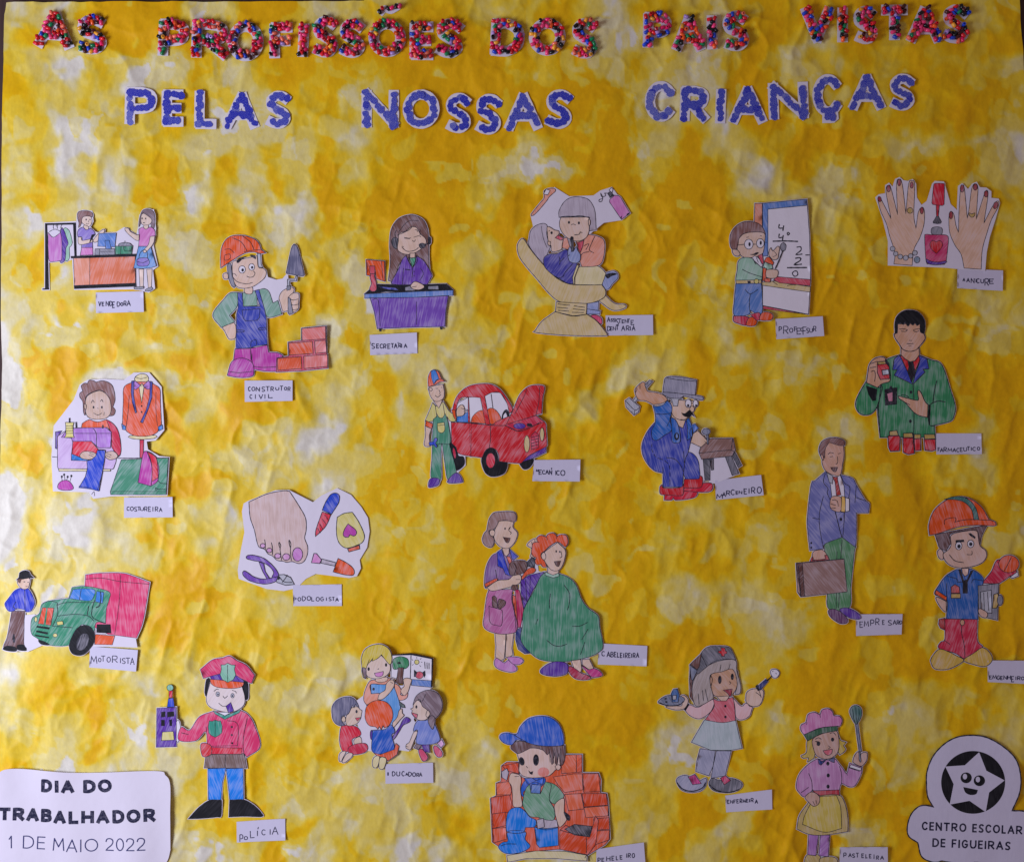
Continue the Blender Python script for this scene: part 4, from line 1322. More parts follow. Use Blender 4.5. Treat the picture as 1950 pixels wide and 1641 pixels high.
hair bgl2 480,340 560,280 680,230 820,225 835,320 870,450 865,530 820,540c 840,440 800,310 700,330 600,355 590,430 620,560 600,590 470,650 430,560 430,440
~1.2 690,265 680,325
~1.2 775,260 760,310
~1.2 520,500 530,600
~1.2 545,490 570,600
~1.2 480,530 490,630
~1.2 590,360 610,400 595,480
cap gy2 500,170 560,105 650,95 760,105 800,160 825,220c 730,215 620,240 540,300 470,350 480,250
~1.2 510,180 560,280
cap_flap bd !405,260 510,160 490,280 470,310 410,260
cap_side gyb !400,265 470,320 430,410 415,400
>red_cross rd !690,110 725,112 730,140 745,145 740,165 725,165 720,190 695,185 690,165 665,155 665,140 690,138
syringe nb5 !1020,470 1100,400 1120,420 1050,500
>needle k/0 !1108,408 1160,360 1165,366 1115,418
. !1005,465 1025,445 1045,500 1030,510
cotton w 1145,340 1155,310 1200,310 1225,340 1205,380 1170,385
~1 1160,330 1170,320
~1 1190,340 1200,350
# pastry_cook_cutout|cut-out drawing of a pastry cook in a pink chef hat raising a whisk|paper cutout|1490,1320,5.114|1.2
shoe crd 210,1620 240,1560 340,1560 370,1600 360,1660 230,1660
shoe crd 360,1600 430,1580 510,1590 530,1640 450,1670 365,1660
leg vi4 !250,1350 345,1365 320,1570 240,1560
leg vi4 !365,1370 455,1370 440,1580 350,1570
hair yd 240,450 310,430 310,600 290,630 240,660 250,620 200,625 180,600 230,570
hair yd 530,380 560,450 615,470 590,500 610,540 570,580 540,570
body vi5 330,630c 250,680 160,780 130,900 160,960 215,1000 290,930 300,940 345,950 545,945c 570,870 640,900 700,890 760,780 770,710c 650,670c 620,770 580,720 510,630c 430,640
~1.2 250,770 280,850 285,940
~1.2 550,700 570,780 570,870
~1.2 620,770 625,790
~1.2 175,960 250,905
~1.2 640,715 745,750
. @437,675,16,20
. @440,790,16,20
. @438,898,16,20
sash rdb2 !290,940 545,930 550,980 400,1000 350,980 290,945
skirt crd 250,1050c 350,990 540,980 600,1060 630,1200 630,1335c 400,1370 250,1360 135,1310c 160,1180
apron yd2 270,1060c 350,1000 520,985c 560,1100 570,1305c 400,1340 190,1265c 210,1180
hand sk7 215,1000 280,950 350,990 350,1060 300,1090 250,1050
~1 290,1040 310,1080
~1 320,1030 330,1070
whisk_handle gyb !705,290 730,285 765,560 740,560
whisk_handle gyb !735,560 750,560 765,690 735,670
hand sk7 680,650 700,590 735,560 740,640 760,660 760,580 815,570 815,640 780,690 750,700 690,670
cuff w !660,685 765,720 755,745 645,710
whisk_head tl6 650,180 670,125 715,110 760,140 765,210 730,280 700,285
~1.1 680,150 690,240 705,280
~1.1 740,140 740,220 720,280
~1.1 710,130 715,270
collar nb5 !340,630 380,655 430,630 370,690 350,680
collar nb5 !440,640 500,615 500,665 480,660
face sk7 290,440 400,380 520,360 545,480 530,570 470,620 400,630 330,600 300,540
. @345,485,18,20
. @482,442,16,20
~1.2 315,440 345,425 375,440
~1.2 455,385 490,375 515,400
. 310,460 350,460 365,480
~1.1 440,500 460,520 440,530
mouth rdl3 390,550c 480,535c 475,575 440,595 410,580
hat_band gn5 !205,395 360,330 530,305 530,355 370,385 240,455
hat pkh 205,395c 175,350 180,300 225,275 245,200 310,178 360,200 380,155 440,142 480,170 495,210 550,215 575,260 555,310 530,310c 360,330
~1.1 235,275 230,300
~1.1 360,200 365,230
# engineer_cutout|cut-out drawing of a boy engineer in orange helmet with clipboard and rolled plan|paper cutout|1740,920,4.21|1.3
plan_roll rdp 545,800c 620,710 680,610 820,700 760,750 680,805c
plan_paper w !770,750 830,705 835,740 790,760
plan_end og @760,645,80,70
~1.3 725,700 780,590
trousers rdp 250,1085c 510,1090c 510,1260 550,1310 480,1370 410,1405 330,1360 200,1320 220,1270 250,1250
~1.3 385,1110 385,1200 405,1300 410,1400
~1.2 250,1260 290,1290
pouch rdb !205,1090 250,1080 250,1175 215,1160 200,1130
fly skd @390,1115,18,24
shoe cr2 140,1400 200,1330 270,1345 340,1380 400,1415 340,1460 260,1490 170,1485 140,1440
shoe cr2 400,1415 480,1360 550,1315 610,1360 625,1420 570,1465 480,1450
shirt bl5 340,690c 260,740 200,820 170,890 265,930 262,1085c 515,1090c 520,900 560,780 520,720 460,685c
~1.3 265,930 265,800
~1.3 270,745 345,765 350,790 395,790
~1.3 465,800 480,770 555,780
cuff og !170,885 180,855 265,910 262,940
arm sk8 180,910 260,945c 255,1030 200,970
lanyard dk !360,690 375,690 400,780 430,770 460,700 475,700 430,790 430,880 395,880 395,800
neck sk8 !385,680 440,680 435,730 410,745 390,720
badge rdb !300,830 330,810 365,830 370,880 300,880
>badge_card yb !300,885 375,885 375,920 300,920
clipboard gy !515,820 680,800 670,1095 580,1075 520,1040
>paper_sheet lg !535,870 620,855 625,1040 540,1030
~1.2 560,875 565,1020
~1.2 590,870 600,1020
clip yb !640,890 670,880 690,940 660,1000 630,1000
clip_ring gy @690,935,22,42
hand sk8 520,1005 550,1010 590,1040 580,1075 545,1070 520,1040
ear sk8 190,550 215,525 240,560 235,610 205,600
hair bd2 170,410c 550,340 580,345c 545,420 530,500c 510,430 500,380c 400,380 290,410 310,480c 290,490 260,540c 210,520 190,470
face sk8 235,570 280,530 300,490 300,415 400,385 500,380 515,430 530,500 575,540 580,590 540,640 450,670 350,675 270,640
>eye w @360,500,26,32
. @362,505,14,17
>eye w @455,485,26,30
. @456,487,14,16
. !335,455 400,450 405,470 335,475
. !435,400 455,398 495,430 490,445 450,420
~1.3 465,540 465,570 425,570
~1.5 285,572 330,620 400,635
helmet og 125,415c 120,330 160,220 250,140 350,108 450,125 540,190 600,290c 650,310 655,325 640,340 500,335 350,350 200,400
>helmet_stripe tl6 240,130c 330,105 420,120 490,190 520,290c 480,292c 460,210 400,150 320,130
~1.3 325,310 430,290 600,295
~1.1 245,330 250,290 330,275 330,310
# school_emblem_sticker|white school emblem sticker with a smiling star above the words CENTRO ESCOLAR DE FIGUEIRAS|sticker|1710,1380,6.2875|2.6
emblem_paper vw 395,940c 350,850 335,700 345,540 420,360 550,220 700,140 880,118 1060,145 1250,250 1400,400 1460,600 1450,800 1360,1020c 1500,1025 1650,1080 1700,1250 1650,1420 1560,1500 1520,1640 1250,1720 950,1640 880,1650 780,1660 520,1620c 420,1635 280,1570 230,1400c 120,1320 105,1200 150,1060 240,970 330,955 420,975c
emblem_disc k/0 @893,680,382,375
star vw/0 !965,320 1052,540 1268,655 1085,800 1045,1035 850,900 612,945 660,700 560,490 795,475
>eye k/0 @810,625,68,65
>eye k/0 @968,660,68,65
>eye_shine vw/0 @795,610,26,34
>eye_shine vw/0 @950,645,26,34
>mouth k/0 775,735c 950,770c 930,820 860,830 800,800
'''
# ------------------------------------------------------------------ the wall and the painted backing paper
PAINT = [s.replace(' ', '') for s in '''
3436887347844 4566645664366 5366666666646
5655886644565 7876765664245 4467646655666
5425422555766 6678876664354 3485446566554
6445335645656 4578887777642 4487456566665
5522556423356 5678887775753 5376456666765
5523565334636 2667766367844 8446788643543
4614366463647 4677743227747 8633744777753
5633266263638 6777647788768 7743545688776
3246545566227 6688768887777 6766346667765
4666543356554 5677657777678 6775655666666
4626665565656 2456567778867 5666776766666
2464566466566 4322476556657 5565678767645
2335653666653 6544457666645 6476677788744
3675666766664 5434546777654 7545458887766
1673245546655 2643437777334 7765568778767
3572247367663 5544555664775 6666677777776
4433347566532 6654567666676 5546744767647
5633345534434 4665667665676 5667546766547
1433347765463 5666666666765 6667654576657
1522445336545 5665666666656 4567766777767
2522266445556 5466666666665 6554666676654
2443346656456 5665667666665 6656566766676
4334467766555 5666666666664 3545666546667
3344467655456 6666566666664 4653367777667
3444457665645 6666666666667 6754678787778
2554444445654 3666676776667 6546777777655
3666534455433 6666667777766 5556776555565
3547423455555 5666567677775 3554765445664
5426434466666 5444536666663 3665766555644
6224333466553 4433446666554 6677777645556
3333334455545 5346456665555 7668777766666
3333333565664 3535656665556 7447874477666
3333334235634 5523565434556 4577775577666'''.strip().split('\n')]
CREASES = [(707, -40, 60, 1.6, 1), (787, 1415, 1650, 2.0, 1), (829, 1380, 1620, 1.6, -1), (930, 1290, 1350, 1.4, 1), (868, 560, 640, 1.8, -1),
           (78, 1090, 1175, 1.6, 1), (1733, 235, 300, 1.0, 1), (1010, 1080, 1200, 1.2, 1), (1500, 1330, 1480, 1.2, -1), (180, 240, 420, 1.4, 1), (40, 700, 900, 1.2, 1)]
def build_backing():
    step = 3.0; nx = 650; ny = 566
    u = np.linspace(0, 1, nx + 1); v = np.linspace(0, 1, ny + 1); U, Vv = np.meshgrid(u, v)
    y0 = Vv * 1695.0
    xl = np.where(y0 < 300, 10 - 9 * (y0 / 300.0), np.where(y0 < 640, 1.0, np.clip(1 + (y0 - 640) / 40, 0, 2.5) - np.clip((y0 - 760) / 30, 0, 14)))
    xr = np.where(y0 < 160, 1940 + 11 * (y0 / 160.0), 1951 + np.clip((y0 - 160) / 20, 0, 25))
    X = xl + (xr - xl) * U
    yt = np.where(X < 700, 4 - 2.5 * (X / 700), -34.0 + 0 * X); yt = np.where((X >= 694) & (X < 706), 1.5 - 35.5 * (X - 694) / 12, yt)
    Y = yt + (1695 - yt) * Vv
    # paint coverage
    G = np.array([[float(c) for c in r] for r in PAINT])
    wx = X + 58 * (fbm(X / 55, Y / 62, 3) - .5) + 16 * (vnoise(X / 15, Y / 18, 5) - .5)
    wy = Y + 62 * (fbm(X / 52, Y / 66, 11) - .5) + 16 * (vnoise(X / 16, Y / 19, 6) - .5)
    gx = np.clip(wx / 50 - .5, 0, 37.999); gy = np.clip(wy / 50 - .5, 0, 31.999)
    ix = gx.astype(int); iy = gy.astype(int); fx = gx - ix; fy = gy - iy; fx = fx * fx * (3 - 2 * fx); fy = fy * fy * (3 - 2 * fy)
    C = (G[iy, ix] * (1 - fx) + G[iy, ix + 1] * fx) * (1 - fy) + (G[iy + 1, ix] * (1 - fx) + G[iy + 1, ix + 1] * fx) * fy
    C = 5.75 + (C - 5.1) * 1.2
    sx = X + 34 * (vnoise(X / 34, Y / 40, 31) - .5) + 7 * (vnoise(X / 13, Y / 15, 33) - .5); sy = Y + 34 * (vnoise(X / 36, Y / 32, 32) - .5) + 7 * (vnoise(X / 14, Y / 13, 34) - .5)
    A = C + 6.0 * (fbm(sx / 50, sy / 54, 21, 3, .5) - .5)
    B = C + 6.2 * (fbm(sx / 36 + 9, sy / 42 + 3, 41, 3, .5) - .5)
    E = C + 5.8 * (fbm(sx / 54 + 19, sy / 58 + 13, 61, 3, .5) - .5)
    H = C + 5.2 * (fbm(sx / 32 + 29, sy / 40 + 23, 66, 3, .5) - .5)
    w = 0.12 + 1.0 * sstep(.38, .66, fbm(X / 80, Y / 80, 71, 2))
    d = .28 * sstep(2.6 - w, 2.6 + w, A) + .20 * sstep(4.2 - w, 4.2 + w, B) + .18 * sstep(5.3 - w, 5.3 + w, E) + .18 * sstep(6.2 - w, 6.2 + w, H) + .16 * sstep(5.0, 8.4, C + 2.4 * (fbm(X / 40, Y / 110, 81) - .5))
    pq = fbm(sx / 42, sy / 48, 171, 2) + .024 * (5.2 - C); pr = fbm(sx / 60 + 5, sy / 70 + 7, 181, 2) + .020 * (5.2 - C)
    d = d * (1 - .40 * sstep(.69, .71 + .06 * w, pq)) * (1 - .25 * sstep(.64, .66 + .08 * w, pr))
    ring = np.exp(-((A - 2.75) / .22) ** 2) * .10 + np.exp(-((E - 5.25) / .2) ** 2) * .08
    streak = .05 * (fbm(X / 7, Y / 30, 91, 3) - .5) + .05 * (vnoise(X / 4, Y / 4, 95) - .5)
    d = np.clip(d + ring * (w < .6) + streak * (d > .15), 0, 1)
    stops = np.array([0, .12, .32, .6, .82, 1.0])
    cols = np.array([(.72, .68, .60), (.73, .66, .41), (.745, .61, .18), (.77, .56, .045), (.80, .50, .005), (.77, .41, .002)])
    col = np.stack([np.interp(d, stops, cols[:, k]) for k in range(3)] + [np.ones_like(d)], -1)
    # height: sag minus crumples, folds
    r1 = 1 - np.abs(2 * fbm(X / 58 + Y / 240, Y / 105, 101, 2) - 1); r2 = 1 - np.abs(2 * fbm(X / 36 + Y / 90, Y / 48 - X / 90, 111, 2) - 1)
    r3 = 1 - np.abs(2 * fbm(X / 130 - Y / 400, Y / 150, 121, 2) - 1)
    amp = .75 + .5 * vnoise(X / 260, Y / 260, 131)
    r4 = 1 - np.abs(2 * fbm(X / 24 - Y / 60, Y / 30 + X / 70, 151, 2) - 1)
    cr = amp * (4.4 * (r1 ** 2 - 1) + 1.5 * (r2 ** 3 - 1) + 4.6 * (r3 ** 3 - 1) + 0.35 * (r4 ** 3 - 1)) + 3.4
    cr = -.5 * np.logaddexp(0, -cr / .5)                      # peaks pressed flat under the glued pieces
    Z = hlow(X, Y) + .35 + cr + .5 * (fbm(X / 40, Y / 70, 161, 2) - .5)
    for cx, a, b, h, sg in CREASES:
        wob = cx + 6 * np.sin(Y / 37.0) + 4 * np.sin(Y / 13.0)
        dx = (X - wob) * sg; env = sstep(a - 1, a + 25, Y) * (1 - sstep(b - 25, b, Y))
        Z = Z + env * h * np.where(dx > 0, np.exp(-dx / 26), np.exp(dx / 2.0)) * 1.0
    Z = np.minimum(Z, hlow(X, Y) + .5)
    n = (nx + 1) * (ny + 1)
    co = np.stack([(X - CX) * MM, -Z * MM, (CY - Y) * MM], -1).reshape(n, 3)
    idx = np.arange(n).reshape(ny + 1, nx + 1)
    q = np.stack([idx[:-1, :-1], idx[1:, :-1], idx[1:, 1:], idx[:-1, 1:]], -1).reshape(-1, 4)
    me = bpy.data.meshes.new('backing_paper'); me.vertices.add(n); me.vertices.foreach_set('co', co.ravel())
    me.loops.add(q.size); me.loops.foreach_set('vertex_index', q.ravel())
    me.polygons.add(len(q)); me.polygons.foreach_set('loop_start', np.arange(0, q.size, 4)); me.polygons.foreach_set('use_smooth', [True] * len(q))
    me.update(calc_edges=True)
    at = me.color_attributes.new('pigment', 'FLOAT_COLOR', 'POINT'); at.data.foreach_set('color', col.reshape(-1))
    m, nt, b = new_mat('sponged_yellow_paint'); N = nt.nodes; L = nt.links
    tc = N.new('ShaderNodeTexCoord'); va = N.new('ShaderNodeAttribute'); va.attribute_name = 'pigment'
    mp = N.new('ShaderNodeMapping'); mp.inputs['Scale'].default_value = (200, 200, 110); L.new(tc.outputs['Object'], mp.inputs[0])
    nz = N.new('ShaderNodeTexNoise'); nz.inputs['Scale'].default_value = 1; nz.inputs['Detail'].default_value = 4; L.new(mp.outputs[0], nz.inputs['Vector'])
    mr = N.new('ShaderNodeMapRange'); mr.inputs[1].default_value = .3; mr.inputs[2].default_value = .7; mr.inputs[3].default_value = .93; mr.inputs[4].default_value = 1.05; L.new(nz.outputs['Fac'], mr.inputs[0])
    ml = N.new('ShaderNodeVectorMath'); ml.operation = 'SCALE'; L.new(va.outputs['Color'], ml.inputs[0]); L.new(mr.outputs[0], ml.inputs['Scale'])
    L.new(ml.outputs[0], b.inputs['Base Color'])
    b.inputs['Roughness'].default_value = .45; b.inputs['Specular IOR Level'].default_value = .2
    nb = N.new('ShaderNodeTexNoise'); nb.inputs['Scale'].default_value = 55; nb.inputs['Detail'].default_value = 5; L.new(tc.outputs['Object'], nb.inputs['Vector'])
    bp = N.new('ShaderNodeBump'); bp.inputs['Strength'].default_value = .2; bp.inputs['Distance'].default_value = .0016; L.new(nb.outputs['Fac'], bp.inputs['Height'])
    L.new(bp.outputs['Normal'], b.inputs['Normal'])
    me.materials.append(m)
    o = link('painted_backing_paper', me); o['label'] = 'large wrinkled paper sheet sponge-painted in uneven yellow behind all the cutouts'; o['category'] = 'paper sheet'
    # the dark board behind
    m2, nt, b = new_mat('dark_wood'); N = nt.nodes; L = nt.links
    tc = N.new('ShaderNodeTexCoord'); mp = N.new('ShaderNodeMapping'); mp.inputs['Scale'].default_value = (60, 60, 4); L.new(tc.outputs['Object'], mp.inputs[0])
    nz = N.new('ShaderNodeTexNoise'); nz.inputs['Scale'].default_value = 1; nz.inputs['Detail'].default_value = 5; L.new(mp.outputs[0], nz.inputs['Vector'])
    cr = N.new('ShaderNodeValToRGB'); cr.color_ramp.elements[0].color = (.03, .015, .015, 1); cr.color_ramp.elements[1].color = (.10, .055, .05, 1); L.new(nz.outputs['Fac'], cr.inputs[0])
    L.new(cr.outputs[0], b.inputs['Base Color'])
    bm = bmesh.new(); bmesh.ops.create_cube(bm, size=1)
    bmesh.ops.scale(bm, vec=(2.5, .03, 2.1), verts=bm.verts); bmesh.ops.translate(bm, vec=(0, .028, 0), verts=bm.verts)
    bmesh.ops.bevel(bm, geom=bm.edges[:], offset=.003, segments=2)
    wm = bpy.data.meshes.new('wall_board'); bm.to_mesh(wm); wm.materials.append(m2)
    wo = link('wall', wm); wo['kind'] = 'structure'
build_backing()

# ------------------------------------------------------------------ title letters
def arc(cx, cy, rx, ry, a0, a1, n=8):
    return [(cx + rx * math.cos(math.radians(a0 + (a1 - a0) * k / n)), cy + ry * math.sin(math.radians(a0 + (a1 - a0) * k / n))) for k in range(n + 1)]
S_ = [(.97, .10), (.72, .0), (.38, .0), (.1, .14), (.12, .36), (.45, .50), (.82, .63), (.95, .83), (.7, 1.0), (.32, 1.0), (.03, .93)]
GL = {
 'A': [[(0, 1), (.47, 0)], [(.53, 0), (1, 1)], [(.22, .66), (.78, .66)]],
 'B': [[(0, 1), (0, 0)], [(0, 0), (.6, 0), (.9, .12), (.85, .36), (.5, .47), (0, .47)], [(.5, .47), (.95, .6), (.95, .9), (.6, 1), (0, 1)]],
 'C': [arc(.55, .5, .55, .5, -42, -318, 12)],
 'D': [[(0, 1), (0, 0)], [(0, 0), (.5, 0), (.9, .2), (1, .5), (.9, .8), (.5, 1), (0, 1)]],
 'E': [[(1, 0), (0, 0)], [(0, 0), (0, 1)], [(0, 1), (1, 1)], [(0, .5), (.85, .5)]],
 'F': [[(1, 0), (0, 0)], [(0, 0), (0, 1)], [(0, .5), (.85, .5)]],
 'G': [arc(.5, .5, .5, .5, -42, -330, 12), [(.95, .7), (.95, .55), (.55, .55)]],
 'H': [[(0, 0), (0, 1)], [(1, 0), (1, 1)], [(0, .5), (1, .5)]],
 'I': [[(.5, 0), (.5, 1)]],
 'J': [[(.8, 0), (.8, .8), (.4, 1), (0, .85)]],
 'K': [[(0, 0), (0, 1)], [(1, 0), (0, .55)], [(.3, .4), (1, 1)]],
 'L': [[(0, 0), (0, 1)], [(0, 1), (1, 1)]],
 'M': [[(0, 1), (.1, 0)], [(.1, 0), (.5, .7)], [(.5, .7), (.9, 0)], [(.9, 0), (1, 1)]],
 'N': [[(0, 1), (0, 0)], [(0, 0), (1, 1)], [(1, 1), (1, 0)]],
 'O': [arc(.5, .5, .5, .5, -90, 270, 16)],
 'P': [[(0, 1), (0, 0)], [(0, 0), (.55, 0), (.95, .1), (1, .3), (.9, .5), (.5, .58), (0, .58)]],
 'R': [[(0, 1), (0, 0)], [(0, 0), (.55, 0), (.9, .1), (.93, .3), (.8, .48), (.4, .54), (0, .54)], [(.4, .54), (1, 1)]],
 'S': [S_], 'T': [[(0, 0), (1, 0)], [(.5, 0), (.5, 1)]],
 'U': [[(0, 0), (0, .7), (.2, .95), (.5, 1), (.8, .95), (1, .7), (1, 0)]],
 'V': [[(0, 0), (.5, 1)], [(.5, 1), (1, 0)]],
 '~': [[(0, .8), (.25, .2), (.6, .7), (1, .15)]],
 'c': [arc(.55, .42, .55, .42, -42, -318, 12), [(.6, .86), (.55, .93), (.78, .95), (.72, 1.0), (.4, 1.0)]],
}
def strokes(ch, x0, y0, x1, y1, t, rot=0):
    h = t / 2; out = []
    cx, cy = (x0 + x1) / 2, (y0 + y1) / 2; a = math.radians(rot)
    for s in GL[ch]:
        P = [(x0 + h + p[0] * (x1 - x0 - t), y0 + h + p[1] * (y1 - y0 - t)) for p in s]
        P = [(cx + (p[0] - cx) * math.cos(a) - (p[1] - cy) * math.sin(a), cy + (p[0] - cx) * math.sin(a) + (p[1] - cy) * math.cos(a)) for p in P]
        out.append(smooth([p + ((len(s) == 2),) for p in P], False, 4))
    return out
def longer(strk, e):
    out = []
    for s in strk:
        a, b = s[0], s[1]; c, d = s[-2], s[-1]
        if math.hypot(a[0] - d[0], a[1] - d[1]) < 1: out.append(s); continue
        l = math.hypot(b[0] - a[0], b[1] - a[1]) or 1; m = math.hypot(d[0] - c[0], d[1] - c[1]) or 1
        out.append([(a[0] - (b[0] - a[0]) / l * e, a[1] - (b[1] - a[1]) / l * e)] + list(s) + [(d[0] + (d[0] - c[0]) / m * e, d[1] + (d[1] - c[1]) / m * e)])
    return out
def letter_paper(strk, t, grid=9):
    loops = []; lines = []
    for s in strk:
        a, b = s[0], s[1]; c, d = s[-2], s[-1]
        cl = math.hypot(a[0] - d[0], a[1] - d[1]) < 1
        if not cl:
            l = math.hypot(b[0] - a[0], b[1] - a[1]) or 1; e = t * .36
            s = [(a[0] - (b[0] - a[0]) / l * e, a[1] - (b[1] - a[1]) / l * e)] + s
            l = math.hypot(d[0] - c[0], d[1] - c[1]) or 1
            s = s + [(d[0] + (d[0] - c[0]) / l * e, d[1] + (d[1] - c[1]) / l * e)]
        else: s = s[:-1]
        V, F = ribbon(s, t, cl, 0.02); m = len(V) // 2; Lf = [V[2 * i] for i in range(m)]; Rt = [V[2 * i + 1] for i in range(m)]
        if cl: loops += [(Lf, True), (Rt, True)]
        else: loops.append((Lf + Rt[::-1], True))
        for f in F: lines.append([V[i] for i in f])
    def ins(Q):
        k = np.zeros(len(Q), bool)
        for f in lines: k |= winding(f, Q) != 0
        return k
    return cdt(loops, grid, ins)
def dist_ok(p, L, d):
    for q in L:
        if (p[0] - q[0]) ** 2 + (p[1] - q[1]) ** 2 < d * d: return False
    return True
BEADC = dict(red='d81828', orange='f05a20', pink='f0407c', magenta='e01a60', blue='1c44c8', green='0c8450', black='0e0e16', yellow='f4a830', lilac='b08cd4', salmon='f07058', brown='4a1418')
BEADW = ['red'] * 9 + ['magenta'] * 5 + ['pink'] * 6 + ['orange'] * 3 + ['blue'] * 4 + ['green'] * 3 + ['black'] * 4 + ['yellow'] * 2 + ['lilac'] + ['salmon'] * 2 + ['brown'] * 2
bead_mesh = {}
def bead(colname):
    if colname in bead_mesh: return bead_mesh[colname]
    m, nt, b = new_mat('plastic_bead_' + colname); b.inputs['Roughness'].default_value = .28; b.inputs['Specular IOR Level'].default_value = .5
    c = rgb(BEADC[colname]); oi = nt.nodes.new('ShaderNodeObjectInfo'); hs = nt.nodes.new('ShaderNodeHueSaturation'); hs.inputs['Color'].default_value = c
    mr = nt.nodes.new('ShaderNodeMapRange'); mr.inputs[3].default_value = .75; mr.inputs[4].default_value = 1.2
    nt.links.new(oi.outputs['Random'], mr.inputs[0]); nt.links.new(mr.outputs[0], hs.inputs['Value']); nt.links.new(hs.outputs[0], b.inputs['Base Color'])
    b.inputs['Subsurface Weight'].default_value = 0.0
    n = 7; V = []; F = []; r = 3.5; ri = 1.7; h = 4.8
    prof = [(ri, -h * .8), (ri, -h), (r * .86, -h), (r, -h * .8), (r, h * .8), (r * .86, h), (ri, h), (ri, h * .4)]
    prof = [(ri, -h), (r, -h * .86), (r, h * .86), (ri, h)]
    for k in range(n):
        a = 2 * math.pi * k / n
        for pr in prof: V.append((pr[0] * math.cos(a) * MM, pr[0] * math.sin(a) * MM, pr[1] * MM))
    q = len(prof)
    for k in range(n):
        j = (k + 1) % n
        for i in range(q): F.append((k * q + i, j * q + i, j * q + (i + 1) % q, k * q + (i + 1) % q))
    me = bpy.data.meshes.new('bead_' + colname); me.from_pydata(V, [], F); me.materials.append(m)
    bm = bmesh.new(); bm.from_mesh(me); bmesh.ops.recalc_face_normals(bm, faces=bm.faces); bm.to_mesh(me); bm.free()
    me.polygons.foreach_set('use_smooth', [i % q == 1 for i in range(len(me.polygons))]); me.update()
    bead_mesh[colname] = me; return me
ORD = ['first', 'second', 'third', 'fourth', 'fifth', 'sixth', 'seventh', 'eighth', 'ninth', 'tenth']
BEADED = {
 'AS': [('A', 68, 24, 143, 96, 4), ('S', 147, 30, 205, 104, -4)],
 'PROFISSÕES': [('P', 302, 38, 360, 111, 3), ('R', 365, 38, 437, 114, 2), ('O', 433, 41, 502, 117, 0), ('F', 513, 43, 560, 114, 0), ('I', 566, 43, 590, 112, 3),
                ('S', 594, 32, 646, 110, 0), ('S', 645, 38, 697, 111, 0), ('O', 702, 37, 773, 110, 0), ('E', 780, 42, 828, 115, 0), ('S', 828, 36, 884, 110, 4), ('~', 719, 9, 764, 31, -8)],
 'DOS': [('D', 934, 36, 999, 108, 3), ('O', 1007, 36, 1077, 108, -4), ('S', 1087, 38, 1139, 113, 0)],
 'PAIS': [('P', 1224, 25, 1278, 95, 1), ('A', 1280, 30, 1343, 100, 0), ('I', 1344, 27, 1368, 97, -1), ('S', 1375, 22, 1427, 97, -5)],
 'VISTAS': [('V', 1525, 12, 1587, 84, 0), ('I', 1592, 13, 1616, 84, 0), ('S', 1624, 13, 1671, 84, -4), ('T', 1675, 10, 1731, 80, 0), ('A', 1726, 12, 1795, 84, 0), ('S', 1792, 10, 1847, 83, 4)]}
DOTTED = {
 'PELAS': [('P', 238, 167, 299, 240, 1), ('E', 308, 171, 352, 242, 0), ('L', 370, 171, 415, 246, 1), ('A', 425, 175, 494, 247, 2), ('S', 504, 174, 555, 245, 0)],
 'NOSSAS': [('N', 689, 170, 760, 247, 0), ('O', 767, 171, 837, 246, 8), ('S', 847, 178, 898, 253, 0), ('S', 904, 180, 956, 256, 2), ('A', 961, 177, 1032, 251, 0), ('S', 1037, 173, 1091, 246, 3)],
 'CRIANÇAS': [('C', 1228, 155, 1286, 232, 0), ('R', 1295, 164, 1352, 234, 2), ('I', 1360, 167, 1385, 238, 2), ('A', 1388, 164, 1460, 238, 0), ('N', 1463, 155, 1539, 230, -2),
              ('c', 1547, 142, 1603, 235, -2), ('A', 1616, 142, 1685, 212, 0), ('S', 1692, 142, 1742, 211, 0)]}
def describe(word, i, ch):
    w = word if ch != '~' else word
    return ORD[i] + ' letter of the title word ' + word
rnd = random.Random(5)
